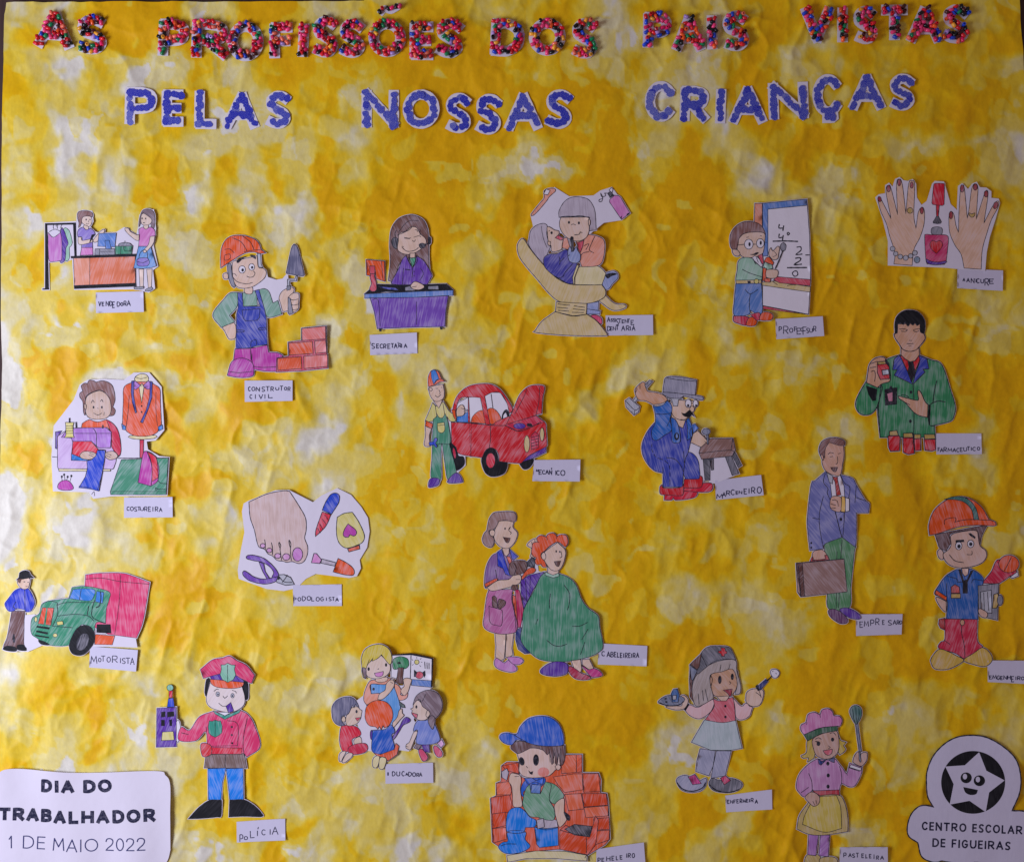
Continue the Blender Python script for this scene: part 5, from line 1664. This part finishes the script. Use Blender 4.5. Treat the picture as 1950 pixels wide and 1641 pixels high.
for word, L in BEADED.items():
    for i, (ch, x0, y0, x1, y1, rot) in enumerate(L):
        t = 20.0 if ch != '~' else 13; st = strokes(ch, x0, y0, x1, y1, t, rot)
        V, F = letter_paper(st, t); sh = Sheet((x0 + x1) / 2, (y0 + y1) / 2, 38, 100 + i * 7 + len(word), lift=1.2, curl=.6)
        lab = ('small tilde accent of white paper with a few coloured beads above the word PROFISSÕES' if ch == '~' else
               'paper letter %s covered with coloured beads, %s' % (ch if not (ch == 'O' and i == 7) else 'Õ', describe(word, i, ch)))
        o0 = ((x0 + x1) / 2, y1); root = thing('accent_mark' if ch == '~' else 'beaded_letter', lab, 'paper letter', o0[0], o0[1], 'bead covered title letters')
        V, Z, F = sheet_with_edge(V, F, sh.z, .6)
        link('paper', make_mesh('paper', o0, V, Z, F, None, [white_paper()]), root)
        pts = []
        allp = [(p, q) for s in longer(st, 4.5) for p, q in zip(s[:-1], s[1:])]
        lens = [math.hypot(q[0] - p[0], q[1] - p[1]) for p, q in allp]; tot = sum(lens)
        tries = int(tot * 7)
        for _ in range(tries):
            p, q = rnd.choices(allp, lens)[0]; f = rnd.random(); d = math.hypot(q[0] - p[0], q[1] - p[1]) or 1
            o = rnd.uniform(-1, 1) * (t / 2 - 3.2)
            c = (p[0] + (q[0] - p[0]) * f - (q[1] - p[1]) / d * o, p[1] + (q[1] - p[1]) * f + (q[0] - p[0]) / d * o)
            if rnd.random() < .97 and dist_ok(c, pts, 6.8): pts.append(c)
        prev = 'red'
        for c in pts:
            cn = prev if rnd.random() < .2 else rnd.choice(BEADW); prev = cn
            ob = link('bead', bead(cn), root)
            z = float(sh.z(c[0], c[1])); up = rnd.random() < .13; a = rnd.uniform(0, math.pi)
            dirv = Vector((math.cos(a), rnd.uniform(-.25, .25), math.sin(a))) if not up else Vector((rnd.uniform(-.3, .3), -1, rnd.uniform(-.3, .3)))
            ob.rotation_euler = dirv.to_track_quat('Z', 'X').to_euler()
            hz = z + (4.6 if up else 3.5) + rnd.choice([0, 0, .3, .8])
            ob.location = ((c[0] - o0[0]) * MM, -hz * MM, -(c[1] - o0[1]) * MM)
        # second layer on top here and there
        for c in rnd.sample(pts, int(len(pts) * .05)):
            cn = rnd.choice(BEADW); ob = link('bead', bead(cn), root); a = rnd.uniform(0, math.pi)
            ob.rotation_euler = Vector((math.cos(a), rnd.uniform(-.3, .3), math.sin(a))).to_track_quat('Z', 'X').to_euler()
            ob.location = ((c[0] + 3 - o0[0]) * MM, -(float(sh.z(c[0], c[1])) + 9.5) * MM, -(c[1] + 2 - o0[1]) * MM)

def print_mat(i):
    m, nt, b = new_mat('blue_fingerprint_%d' % i); N = nt.nodes; L = nt.links
    tc = N.new('ShaderNodeTexCoord'); oi = N.new('ShaderNodeObjectInfo')
    ad = N.new('ShaderNodeVectorMath'); ad.operation = 'ADD'; L.new(tc.outputs['Object'], ad.inputs[0]); L.new(oi.outputs['Location'], ad.inputs[1])
    n = N.new('ShaderNodeTexNoise'); n.inputs['Scale'].default_value = (170, 150, 190)[i]; n.inputs['Detail'].default_value = 3; L.new(ad.outputs[0], n.inputs['Vector'])
    r = N.new('ShaderNodeMapRange'); r.inputs[1].default_value = (.56, .54, .51)[i]; r.inputs[2].default_value = (.66, .64, .61)[i]; r.inputs[4].default_value = (.75, .9, 1.0)[i]
    L.new(n.outputs['Fac'], r.inputs[0])
    mx = N.new('ShaderNodeMix'); mx.data_type = 'RGBA'; mx.inputs[6].default_value = rgb(('0a1cac', '1028b0', '1a34b0')[i]); mx.inputs[7].default_value = rgb('c4c2e6')
    L.new(r.outputs[0], mx.inputs[0]); L.new(mx.outputs[2], b.inputs['Base Color']); b.inputs['Roughness'].default_value = .6
    return m
PM = [print_mat(i) for i in range(3)]
def blob_mesh(k):
    rn = random.Random(900 + k); V = [(0, 0, 0)]; n = 14; r = 1.0
    for i in range(n):
        a = 2 * math.pi * i / n; rr = r * (1 + rn.uniform(-.13, .10)); V.append((rr * math.cos(a), 0, rr * math.sin(a)))
    F = [(0, i + 1, (i + 1) % n + 1) for i in range(n)]
    me = bpy.data.meshes.new('fingerprint'); me.from_pydata(V, [], F); me.materials.append(PM[k % 3]); me.update(); return me
BLOBS = [blob_mesh(k) for k in range(9)]
for word, L in DOTTED.items():
    for i, (ch, x0, y0, x1, y1, rot) in enumerate(L):
        t = 19.5; st = strokes(ch, x0, y0, x1, y1, t, rot)
        V, F = letter_paper(st, t); sh = Sheet((x0 + x1) / 2, (y0 + y1) / 2, 38, 300 + i * 7 + len(word), lift=1.2, curl=.6)
        nmch = {'c': 'C with cedilla'}.get(ch, ch)
        o0 = ((x0 + x1) / 2, y1); root = thing('fingerprinted_letter', 'paper letter %s with blue fingerprints, %s' % (nmch, describe(word, i, ch)), 'paper letter', o0[0], o0[1], 'blue fingerprint title letters')
        V, Z, F = sheet_with_edge(V, F, sh.z, .5)
        link('paper', make_mesh('paper', o0, V, Z, F, None, [white_paper()]), root)
        tone = rnd.choice([0, 0, 1, 1]) if word != 'CRIANÇAS' else rnd.choice([1, 1, 2, 0]); k = 0
        for s in longer(st, 2.5):
            acc = 0; nxt = 0
            for p, q in zip(s[:-1], s[1:]):
                d = math.hypot(q[0] - p[0], q[1] - p[1]); 
                while nxt <= acc + d + 1e-6:
                    f = (nxt - acc) / d if d else 0; c = (p[0] + (q[0] - p[0]) * f + rnd.uniform(-2.2, 2.2), p[1] + (q[1] - p[1]) * f + rnd.uniform(-2.2, 2.2))
                    tn = tone if rnd.random() < .7 else rnd.randrange(3)
                    ob = link('fingerprint', BLOBS[tn + 3 * rnd.randrange(3)], root); rr = rnd.uniform(6.0, 8.0)
                    ob.rotation_euler = (0, rnd.uniform(0, 6.2), 0); ob.scale = (rr * MM, MM, rr * rnd.uniform(.8, 1.05) * MM)
                    ob.location = ((c[0] - o0[0]) * MM, -(float(sh.z(c[0], c[1])) + .22 + .05 * k) * MM, -(c[1] - o0[1]) * MM); k += 1
                    nxt += rnd.uniform(6.5, 9.5)
                acc += d

# ------------------------------------------------------------------ coloured drawings
head = None; acc = []
def flush():
    if head: build_drawing(head, acc, None if 'sticker' in head else 'coloured profession drawings on the poster')
for ln in DATA.split('\n'):
    ln = ln.strip()
    if not ln: continue
    if ln[0] == '#': flush(); head = ln[1:]; acc = []
    else: acc.append(ln)
flush()

# ------------------------------------------------------------------ handwritten name slips
GS = dict(GL); 
GS['A'] = [[(0, 1), (.5, 0), (1, 1)], [(.2, .62), (.85, .58)]]
GS['V'] = [[(0, 0), (.5, 1), (1, 0)]]; GS['N'] = [[(0, 1), (.05, 0), (.95, 1), (1, 0)]]; GS['M'] = [[(0, 1), (.12, 0), (.5, .75), (.85, 0), (1, 1)]]
GS["'"] = [[(.2, 1), (.8, 0)]]; GS['m'] = GS['M']; GS['E'] = [[(1, .02), (0, 0), (.05, 1), (1, .96)], [(0, .5), (.8, .48)]]
GS['F'] = [[(1, 0), (0, 0), (.05, 1)], [(0, .5), (.8, .48)]]; GS['L'] = [[(0, 0), (.05, 1), (1, .95)]]; GS['-'] = [[(0, .5), (1, .5)]]
GS['D'] = [[(0, 0), (.05, 1), (.7, .9), (1, .5), (.7, .1), (0, 0)]]
def slip_paper():
    if 'slip' in mats: return mats['slip']
    m, nt, b = new_mat('slip_paper'); b.inputs['Base Color'].default_value = rgb('d0cbe4'); paper_bump(nt, b); mats['slip'] = m; return m
def slip(word, o, s, quad, chars, wd=1.8, inkc='ink_pen'):
    """quad: corners in the zoomed frame; chars: (char, x, y, w, h)"""
    T = lambda p: (o[0] + p[0] / s, o[1] + p[1] / s)
    Q = [T(p) + (True,) for p in quad]; P = smooth(Q, True)
    cx = sum(p[0] for p in Q) / 4; cy = sum(p[1] for p in Q) / 4; yb = max(p[1] for p in Q)
    sh = Sheet(cx, cy, 46, hash_s(word), lift=1.0, curl=1.2)
    root = thing('name_slip', 'small white paper slip with the handwritten word ' + word, 'paper slip', cx, yb, 'handwritten profession slips')
    o0 = (cx, yb); V, F = fill(P, 8); V, Z, F = sheet_with_edge(V, F, sh.z, .5)
    link('paper', make_mesh('paper', o0, V, Z, F, None, [slip_paper()]), root)
    Vs = []; Fs = []
    for ch, x, y, w, h in chars:
        for st in GS[ch]:
            cr = ch in 'NMVAELFDTIKHY' and len(st) < 6
            sx = [T((x + p[0] * w, y + p[1] * h)) + (cr and 0 < i < len(st) - 1 or len(st) == 2,) for i, p in enumerate(st)]
            v, f = ribbon(smooth(sx, False, 2), wd, False); f = orient(v, f); k = len(Vs); Vs += v; Fs += [tuple(i + k for i in q) for q in f]
    a = np.array(Vs); me = make_mesh('handwriting', o0, Vs, sh.z(a[:, 0], a[:, 1]) + .14, Fs, None, [ink('30304e', 'pen_ink')]); link('handwriting', me, root)
def seq(txt, x, y, adv, w, h, dy=None):
    out = []
    for i, c in enumerate(txt):
        if c != ' ': out.append((c, x + i * adv, y + ((dy or [0] * 40)[i] if dy else (i * 37 % 11 - 5) * h * .02), w * (.35 if c == 'I' else 1), h))
    return out
slip('VENDEDORA', (60, 380), 7.135, [(880, 1265), (1530, 1250), (1535, 1530), (885, 1545)],
     [('V', 920, 1390, 32, 60), ('E', 968, 1400, 28, 50), ('N', 1020, 1385, 38, 65), ('D', 1072, 1385, 32, 60), ('E', 1110, 1395, 30, 78), ('D', 1172, 1395, 38, 58), ('O', 1222, 1405, 28, 42), ('R', 1265, 1385, 32, 62), ('A', 1305, 1378, 48, 72)])
slip('CONSTRUTOR CIVIL', (390, 430), 4.688, [(358, 1382), (785, 1380), (785, 1562), (360, 1572)],
     [('C', 392, 1438, 18, 36), ('O', 422, 1440, 28, 32), ('N', 460, 1440, 32, 38), ('S', 510, 1440, 28, 38), ('T', 545, 1435, 36, 40), ('R', 592, 1438, 24, 38), ('U', 635, 1440, 28, 26), ('T', 672, 1430, 28, 42), ('O', 712, 1440, 22, 26), ('R', 745, 1440, 20, 34),
      ('C', 405, 1508, 20, 34), ('I', 450, 1505, 8, 40), ('V', 485, 1505, 36, 38), ('I', 535, 1505, 8, 38), ('L', 570, 1502, 38, 34)], 1.7)
slip('SECRETÁRIA', (680, 390), 5.47, [(130, 1355), (622, 1330), (628, 1548), (135, 1565)],
     [('S', 150, 1445, 32, 50), ('E', 200, 1450, 26, 42), ('C', 238, 1450, 28, 42), ('R', 275, 1450, 26, 46), ('E', 318, 1450, 26, 46), ('T', 352, 1445, 30, 44), ('A', 385, 1445, 32, 50), ("'", 422, 1430, 8, 12), ('R', 432, 1445, 26, 42), ('I', 460, 1448, 8, 40), ('A', 488, 1450, 32, 40)])
slip('ASSISTENTE DENTÁRIA', (970, 340), 5.293, [(970, 1380), (1445, 1375), (1448, 1578), (975, 1582)],
     [('A', 985, 1400, 30, 45), ('S', 1022, 1415, 20, 26), ('S', 1045, 1412, 22, 30), ('I', 1065, 1412, 6, 34), ('S', 1078, 1415, 22, 60), ('T', 1095, 1415, 34, 42), ('E', 1135, 1425, 22, 32), ('N', 1165, 1420, 24, 36), ('T', 1188, 1418, 26, 38), ('E', 1225, 1430, 28, 44),
      ('D', 988, 1490, 28, 44), ('E', 1018, 1495, 20, 36), ('N', 1045, 1492, 26, 38), ('T', 1070, 1482, 34, 44), ('A', 1130, 1485, 34, 50), ('R', 1178, 1485, 30, 48), ('I', 1215, 1490, 8, 42), ('A', 1235, 1488, 32, 46), ("'", 1248, 1468, 8, 14)], 1.6)
slip('PROFESSOR', (1370, 360), 5.468, [(580, 1355), (1075, 1325), (1090, 1530), (590, 1565)],
     [('P', 618, 1435, 26, 48), ('R', 665, 1430, 50, 78), ('O', 728, 1450, 34, 44), ('F', 778, 1438, 26, 44), ('E', 805, 1450, 44, 62), ('C', 845, 1448, 26, 34), ('F', 868, 1438, 36, 80), ('S', 905, 1450, 24, 46), ('U', 938, 1450, 30, 42), ('R', 978, 1430, 28, 52)], 1.6)
slip('MANICURE', (1650, 330), 6.964, [(1205, 1262), (1810, 1290), (1805, 1560), (1200, 1525)],
     [('A', 1275, 1395, 28, 40), ('A', 1325, 1395, 40, 50), ('N', 1385, 1395, 42, 60), ('I', 1445, 1400, 12, 50), ('C', 1460, 1400, 36, 55), ('U', 1515, 1405, 38, 50), ('R', 1570, 1400, 50, 90), ('E', 1630, 1405, 55, 60)])
slip('COSTUREIRA', (80, 690), 5.292, [(825, 1360), (1315, 1355), (1318, 1560), (825, 1565)],
     [('C', 855, 1455, 24, 36), ('O', 888, 1455, 32, 38), ('S', 928, 1458, 28, 40), ('T', 960, 1455, 30, 38), ('U', 990, 1460, 30, 32), ('R', 1030, 1455, 28, 42), ('E', 1070, 1455, 26, 46), ('I', 1112, 1455, 8, 46), ('R', 1140, 1455, 28, 46), ('A', 1180, 1465, 30, 40)], 1.6)
slip('PODOLOGISTA', (430, 910), 6.31, [(808, 1285), (1392, 1275), (1395, 1535), (812, 1535)],
     [('P', 818, 1435, 28, 38), ('O', 868, 1432, 34, 42), ('D', 920, 1420, 40, 50), ('O', 978, 1418, 42, 50), ('L', 1032, 1428, 30, 48), ('O', 1085, 1430, 40, 46), ('G', 1140, 1430, 36, 44), ('I', 1205, 1432, 8, 40), ('S', 1238, 1432, 30, 40), ('T', 1278, 1430, 28, 42), ('A', 1318, 1440, 38, 40)], 1.6)
slip('MECANICO', (780, 690), 5.735, [(1360, 1065), (1865, 1060), (1858, 1300), (1340, 1295)],
     [('M', 1382, 1170, 26, 22), ('E', 1412, 1175, 30, 46), ('C', 1450, 1178, 28, 40), ('A', 1485, 1175, 32, 46), ('N', 1525, 1175, 28, 50), ("'", 1545, 1150, 10, 18), ('I', 1592, 1180, 8, 50), ('C', 1605, 1182, 32, 46), ('O', 1650, 1178, 46, 56)])
slip('MARCENEIRO', (1180, 700), 6.079, [(1100, 1305), (1635, 1240), (1665, 1475), (1115, 1530)],
     [('M', 1120, 1465, 70, 48), ('A', 1185, 1445, 42, 48), ('R', 1235, 1425, 40, 50), ('C', 1288, 1412, 40, 58), ('E', 1345, 1430, 24, 34), ('N', 1380, 1425, 34, 34), ('E', 1438, 1402, 32, 60), ('I', 1492, 1395, 8, 60), ('R', 1525, 1385, 40, 68), ('O', 1590, 1380, 48, 72)])
slip('FARMACEUTICO', (1610, 570), 5.293, [(915, 1350), (1365, 1350), (1370, 1560), (915, 1562)],
     [('F', 930, 1495, 20, 35), ('A', 952, 1500, 30, 38), ('R', 990, 1492, 28, 42), ('M', 1030, 1500, 42, 34), ('A', 1080, 1500, 32, 38), ('C', 1120, 1500, 26, 36), ('E', 1155, 1495, 24, 38), ('U', 1190, 1490, 30, 38), ('T', 1225, 1485, 26, 38), ('I', 1262, 1488, 8, 36), ('C', 1280, 1490, 30, 34), ('O', 1325, 1488, 26, 30)], 1.6)
slip('EMPRESARIO cut short', (1500, 820), 4.104, [(530, 1432), (895, 1430), (888, 1590), (532, 1600)],
     [('E', 560, 1490, 24, 44), ('M', 595, 1485, 34, 42), ('P', 645, 1475, 26, 46), ('R', 685, 1465, 28, 50), ('E', 738, 1480, 16, 32), ('S', 782, 1480, 28, 36), ('A', 820, 1478, 26, 36), ('R', 852, 1480, 16, 32), ('I', 872, 1480, 6, 32), ('O', 872, 1482, 18, 26)], 1.6)
slip('MOTORISTA', (0, 1070), 6.29, [(1085, 1005), (1655, 1050), (1632, 1308), (1075, 1255)],
     [('M', 1095, 1120, 72, 90), ('O', 1185, 1145, 30, 44), ('T', 1215, 1120, 50, 66), ('O', 1285, 1135, 42, 58), ('R', 1350, 1120, 60, 80), ('I', 1442, 1145, 8, 60), ('S', 1465, 1150, 40, 60), ('T', 1510, 1145, 52, 68), ('A', 1565, 1145, 46, 80)], 1.5)
slip('POLICIA', (280, 1230), 4.318, [(738, 1440), (1138, 1412), (1140, 1590), (740, 1610)],
     [('P', 765, 1545, 24, 58), ('O', 800, 1560, 28, 26), ('L', 850, 1515, 36, 56), ('I', 905, 1512, 8, 45), ("'", 910, 1482, 10, 18), ('C', 945, 1505, 30, 42), ('I', 1010, 1500, 8, 44), ('A', 1030, 1480, 50, 64)], 1.6)
slip('EDUCADORA', (610, 1210), 5.658, [(702, 1375), (1215, 1362), (1218, 1580), (705, 1585)],
     [('I', 718, 1462, 20, 36), ('I', 730, 1462, 10, 36), ('D', 778, 1455, 30, 46), ('U', 825, 1455, 32, 48), ('C', 880, 1455, 28, 48), ('A', 920, 1472, 24, 28), ('D', 952, 1462, 32, 44), ('O', 995, 1468, 32, 42), ('R', 1040, 1475, 24, 38), ('A', 1068, 1472, 28, 38)], 1.7)
slip('CABELEIREIRA', (900, 960), 4.826, [(1160, 1272), (1602, 1295), (1595, 1482), (1148, 1465)],
     [('C', 1185, 1345, 26, 42), ('A', 1232, 1350, 28, 46), ('B', 1268, 1352, 22, 44), ('E', 1300, 1352, 18, 44), ('L', 1328, 1355, 18, 44), ('E', 1355, 1360, 18, 42), ('I', 1382, 1362, 6, 40), ('R', 1400, 1360, 20, 46), ('E', 1430, 1362, 18, 40), ('I', 1455, 1365, 6, 38), ('R', 1472, 1362, 20, 42), ('A', 1502, 1358, 22, 44)], 1.7)
slip('PEDREIRO written as PEHELEIRO', (910, 1340), 5.452, [(1230, 1500), (1722, 1432), (1742, 1700), (1225, 1700)],
     [('P', 1245, 1590, 24, 40), ('E', 1285, 1592, 24, 36), ('H', 1335, 1575, 36, 46), ('E', 1390, 1572, 24, 44), ('L', 1435, 1570, 20, 42), ('E', 1475, 1568, 24, 38), ('I', 1540, 1545, 8, 44), ('R', 1560, 1545, 24, 44), ('O', 1600, 1545, 26, 44)], 1.7)
slip('ENFERMEIRA', (1230, 1210), 4.826, [(730, 1470), (1155, 1408), (1158, 1590), (738, 1622)],
     [('E', 750, 1510, 18, 32), ('N', 778, 1512, 20, 28), ('F', 808, 1508, 18, 32), ('E', 835, 1505, 18, 32), ('R', 865, 1498, 18, 38), ('M', 892, 1505, 22, 26), ('E', 922, 1500, 18, 28), ('I', 948, 1498, 6, 30), ('R', 965, 1492, 22, 34), ('A', 1002, 1505, 24, 34)], 1.7)
slip('PASTELEIRA', (1490, 1320), 5.114, [(555, 1490), (1020, 1488), (1025, 1760), (550, 1760)],
     [('P', 592, 1545, 24, 42), ('A', 640, 1550, 28, 36), ('S', 675, 1555, 26, 34), ('T', 712, 1548, 28, 42), ('E', 768, 1555, 22, 38), ('L', 808, 1560, 18, 36), ('E', 842, 1560, 20, 36), ('I', 885, 1560, 6, 44), ('R', 912, 1575, 22, 36), ('A', 950, 1575, 32, 36)], 1.7)
slip('ENGENHEIRO', (1740, 920), 4.21, [(590, 1418), (1000, 1420), (1000, 1610), (592, 1590)],
     [('E', 602, 1540, 20, 26), ('M', 630, 1535, 30, 32), ('G', 665, 1540, 22, 30), ('E', 692, 1545, 18, 26), ('N', 718, 1540, 26, 30), ('H', 750, 1538, 22, 32), ('E', 780, 1545, 20, 44), ('I', 812, 1545, 6, 28), ('R', 828, 1545, 22, 28), ('O', 858, 1548, 24, 24)], 1.7)

# ------------------------------------------------------------------ printed lettering
GP = dict(GL); GP['A'] = [[(0, 1), (.5, 0)], [(.5, 0), (1, 1)], [(.2, .68), (.8, .68)]]; GP['E'] = [[(1, 0), (0, 0)], [(0, 0), (0, 1)], [(0, 1), (1, 1)], [(0, .48), (.92, .48)]]
GP['1'] = [[(.15, .25), (.6, 0)], [(.6, 0), (.6, 1)]]; GP['2'] = [[(.02, .26), (.12, .08), (.45, 0), (.85, .08), (.95, .3), (.75, .55), (.3, .8), (.02, 1)], [(.02, 1), (1, 1)]]; GP['0'] = [arc(.5, .5, .5, .5, -90, 270, 14)]
def printed(items, parent, o0, sh, t, layer=.3, inkm=None, name='printed_letter'):
    """items: (char, x0, y0, x1, y1, tilt) in poster px; one mesh per letter"""
    for ch, x0, y0, x1, y1, rot in items:
        old = GL.get(ch); GL[ch] = GP[ch]; st = strokes(ch, x0, y0, x1, y1, t, rot)
        if old: GL[ch] = old
        V, F = letter_paper(st, t, 5); a = np.array(V); F = orient(V, F)
        link(name, make_mesh(name, o0, V, sh.z(a[:, 0], a[:, 1]) + layer, F, None, [inkm or ink('191a3a', 'printer_ink')], False), parent)
o0 = (165, 1641); root = thing('date_sign', 'white rounded paper sign printed DIA DO TRABALHADOR 1 DE MAIO 2022', 'paper sign', 165, 1641)
sh = Sheet(165, 1560, 165, 77, lift=3.8, curl=1.0, ripple=2.4)
P = smooth([(o[0] / 5.571, 1440 + o[1] / 5.571, c) for o, c in [((-120, 1500), True), ((-120, 220), True), ((0, 160), False), ((120, 118), False), ((500, 140), False), ((900, 168), False), ((1650, 148), False), ((1760, 190), False), ((1812, 290), False),
     ((1812, 600), True), ((1815, 980), True), ((1790, 1080), False), ((1740, 1160), True), ((1740, 1500), True)]], True)
V, F = fill(P, 6); V, Z, F = sheet_with_edge(V, F, sh.z, .6)
link('paper', make_mesh('paper', o0, V, Z, F, None, [white_paper()]), root)
g = lambda x, y: (x / 5.571, 1440 + y / 5.571)
def crop(items, g, y, h): return [(c,) + g(x, y + dy) + g(x + w, y + dy + h) + (rt,) for c, x, w, dy, rt in items]
printed(crop([('D', 450, 118, 0, 2), ('I', 590, 50, 8, 0), ('A', 660, 136, 12, 0), ('D', 888, 132, 14, 0), ('O', 1042, 150, 6, 0)], g, 228, 140), root, o0, sh, 7.0)
printed(crop([('T', 8, 125, 0, 2), ('R', 152, 122, 6, 2), ('A', 292, 132, 14, 3), ('B', 445, 115, 22, 2), ('A', 578, 130, 40, 2), ('L', 735, 108, 44, 0), ('H', 868, 134, 42, 0), ('A', 1025, 140, 42, -1), ('D', 1198, 130, 36, -1), ('O', 1350, 148, 28, -1), ('R', 1528, 128, 22, -2)], g, 522, 142), root, o0, sh, 7.0)
printed(crop([('1', 100, 60, -8, 0), ('D', 255, 115, -4, 2), ('E', 402, 86, 6, 3), ('M', 568, 124, 22, 1), ('A', 712, 118, 36, 2), ('I', 850, 30, 36, 0), ('O', 905, 140, 32, 0), ('2', 1122, 92, 24, 0), ('0', 1238, 88, 22, 0), ('2', 1348, 92, 18, -1), ('2', 1462, 92, 14, -1)], g, 832, 136), root, o0, sh, 2.1, inkm=ink('30356c', 'blue_print'))
# lettering of the school emblem
em = [o for o in scene.objects if o.name.startswith('school_emblem')][0]
pl = [c for c in em.children if c.name.startswith('emblem_paper')][0]
loc = em.location; o0 = (loc.x / MM + CX, CY - loc.z / MM)
esh = EMB['sh']
g = lambda x, y: (1710 + x / 6.2875, 1380 + y / 6.2875)
def line(txt, x0, x1, y0, dyt, h, t, widths):
    tw = sum(widths.get(c, 1) for c in txt) + .22 * (len(txt) - 1); k = (x1 - x0) / tw; x = x0; out = []
    for c in txt:
        w = widths.get(c, 1) * k
        if c != ' ': out.append((c,) + g(x, y0 + dyt * (x - x0) / (x1 - x0)) + g(x + w, y0 + dyt * (x - x0) / (x1 - x0) + h) + (2,))
        x += w + .22 * k
    printed(out, em, o0, esh, t, layer=4 * DZ)
WD = {'I': .3, ' ': .45, 'O': 1.12, 'C': .95, 'E': .75, 'F': .75, 'S': .85, 'L': .7, 'A': 1.08}
line('CENTRO ESCOLAR', 278, 1485, 1148, 55, 104, 3.1, WD)
line('DE FIGUEIRAS', 405, 1345, 1348, 45, 104, 3.1, WD)
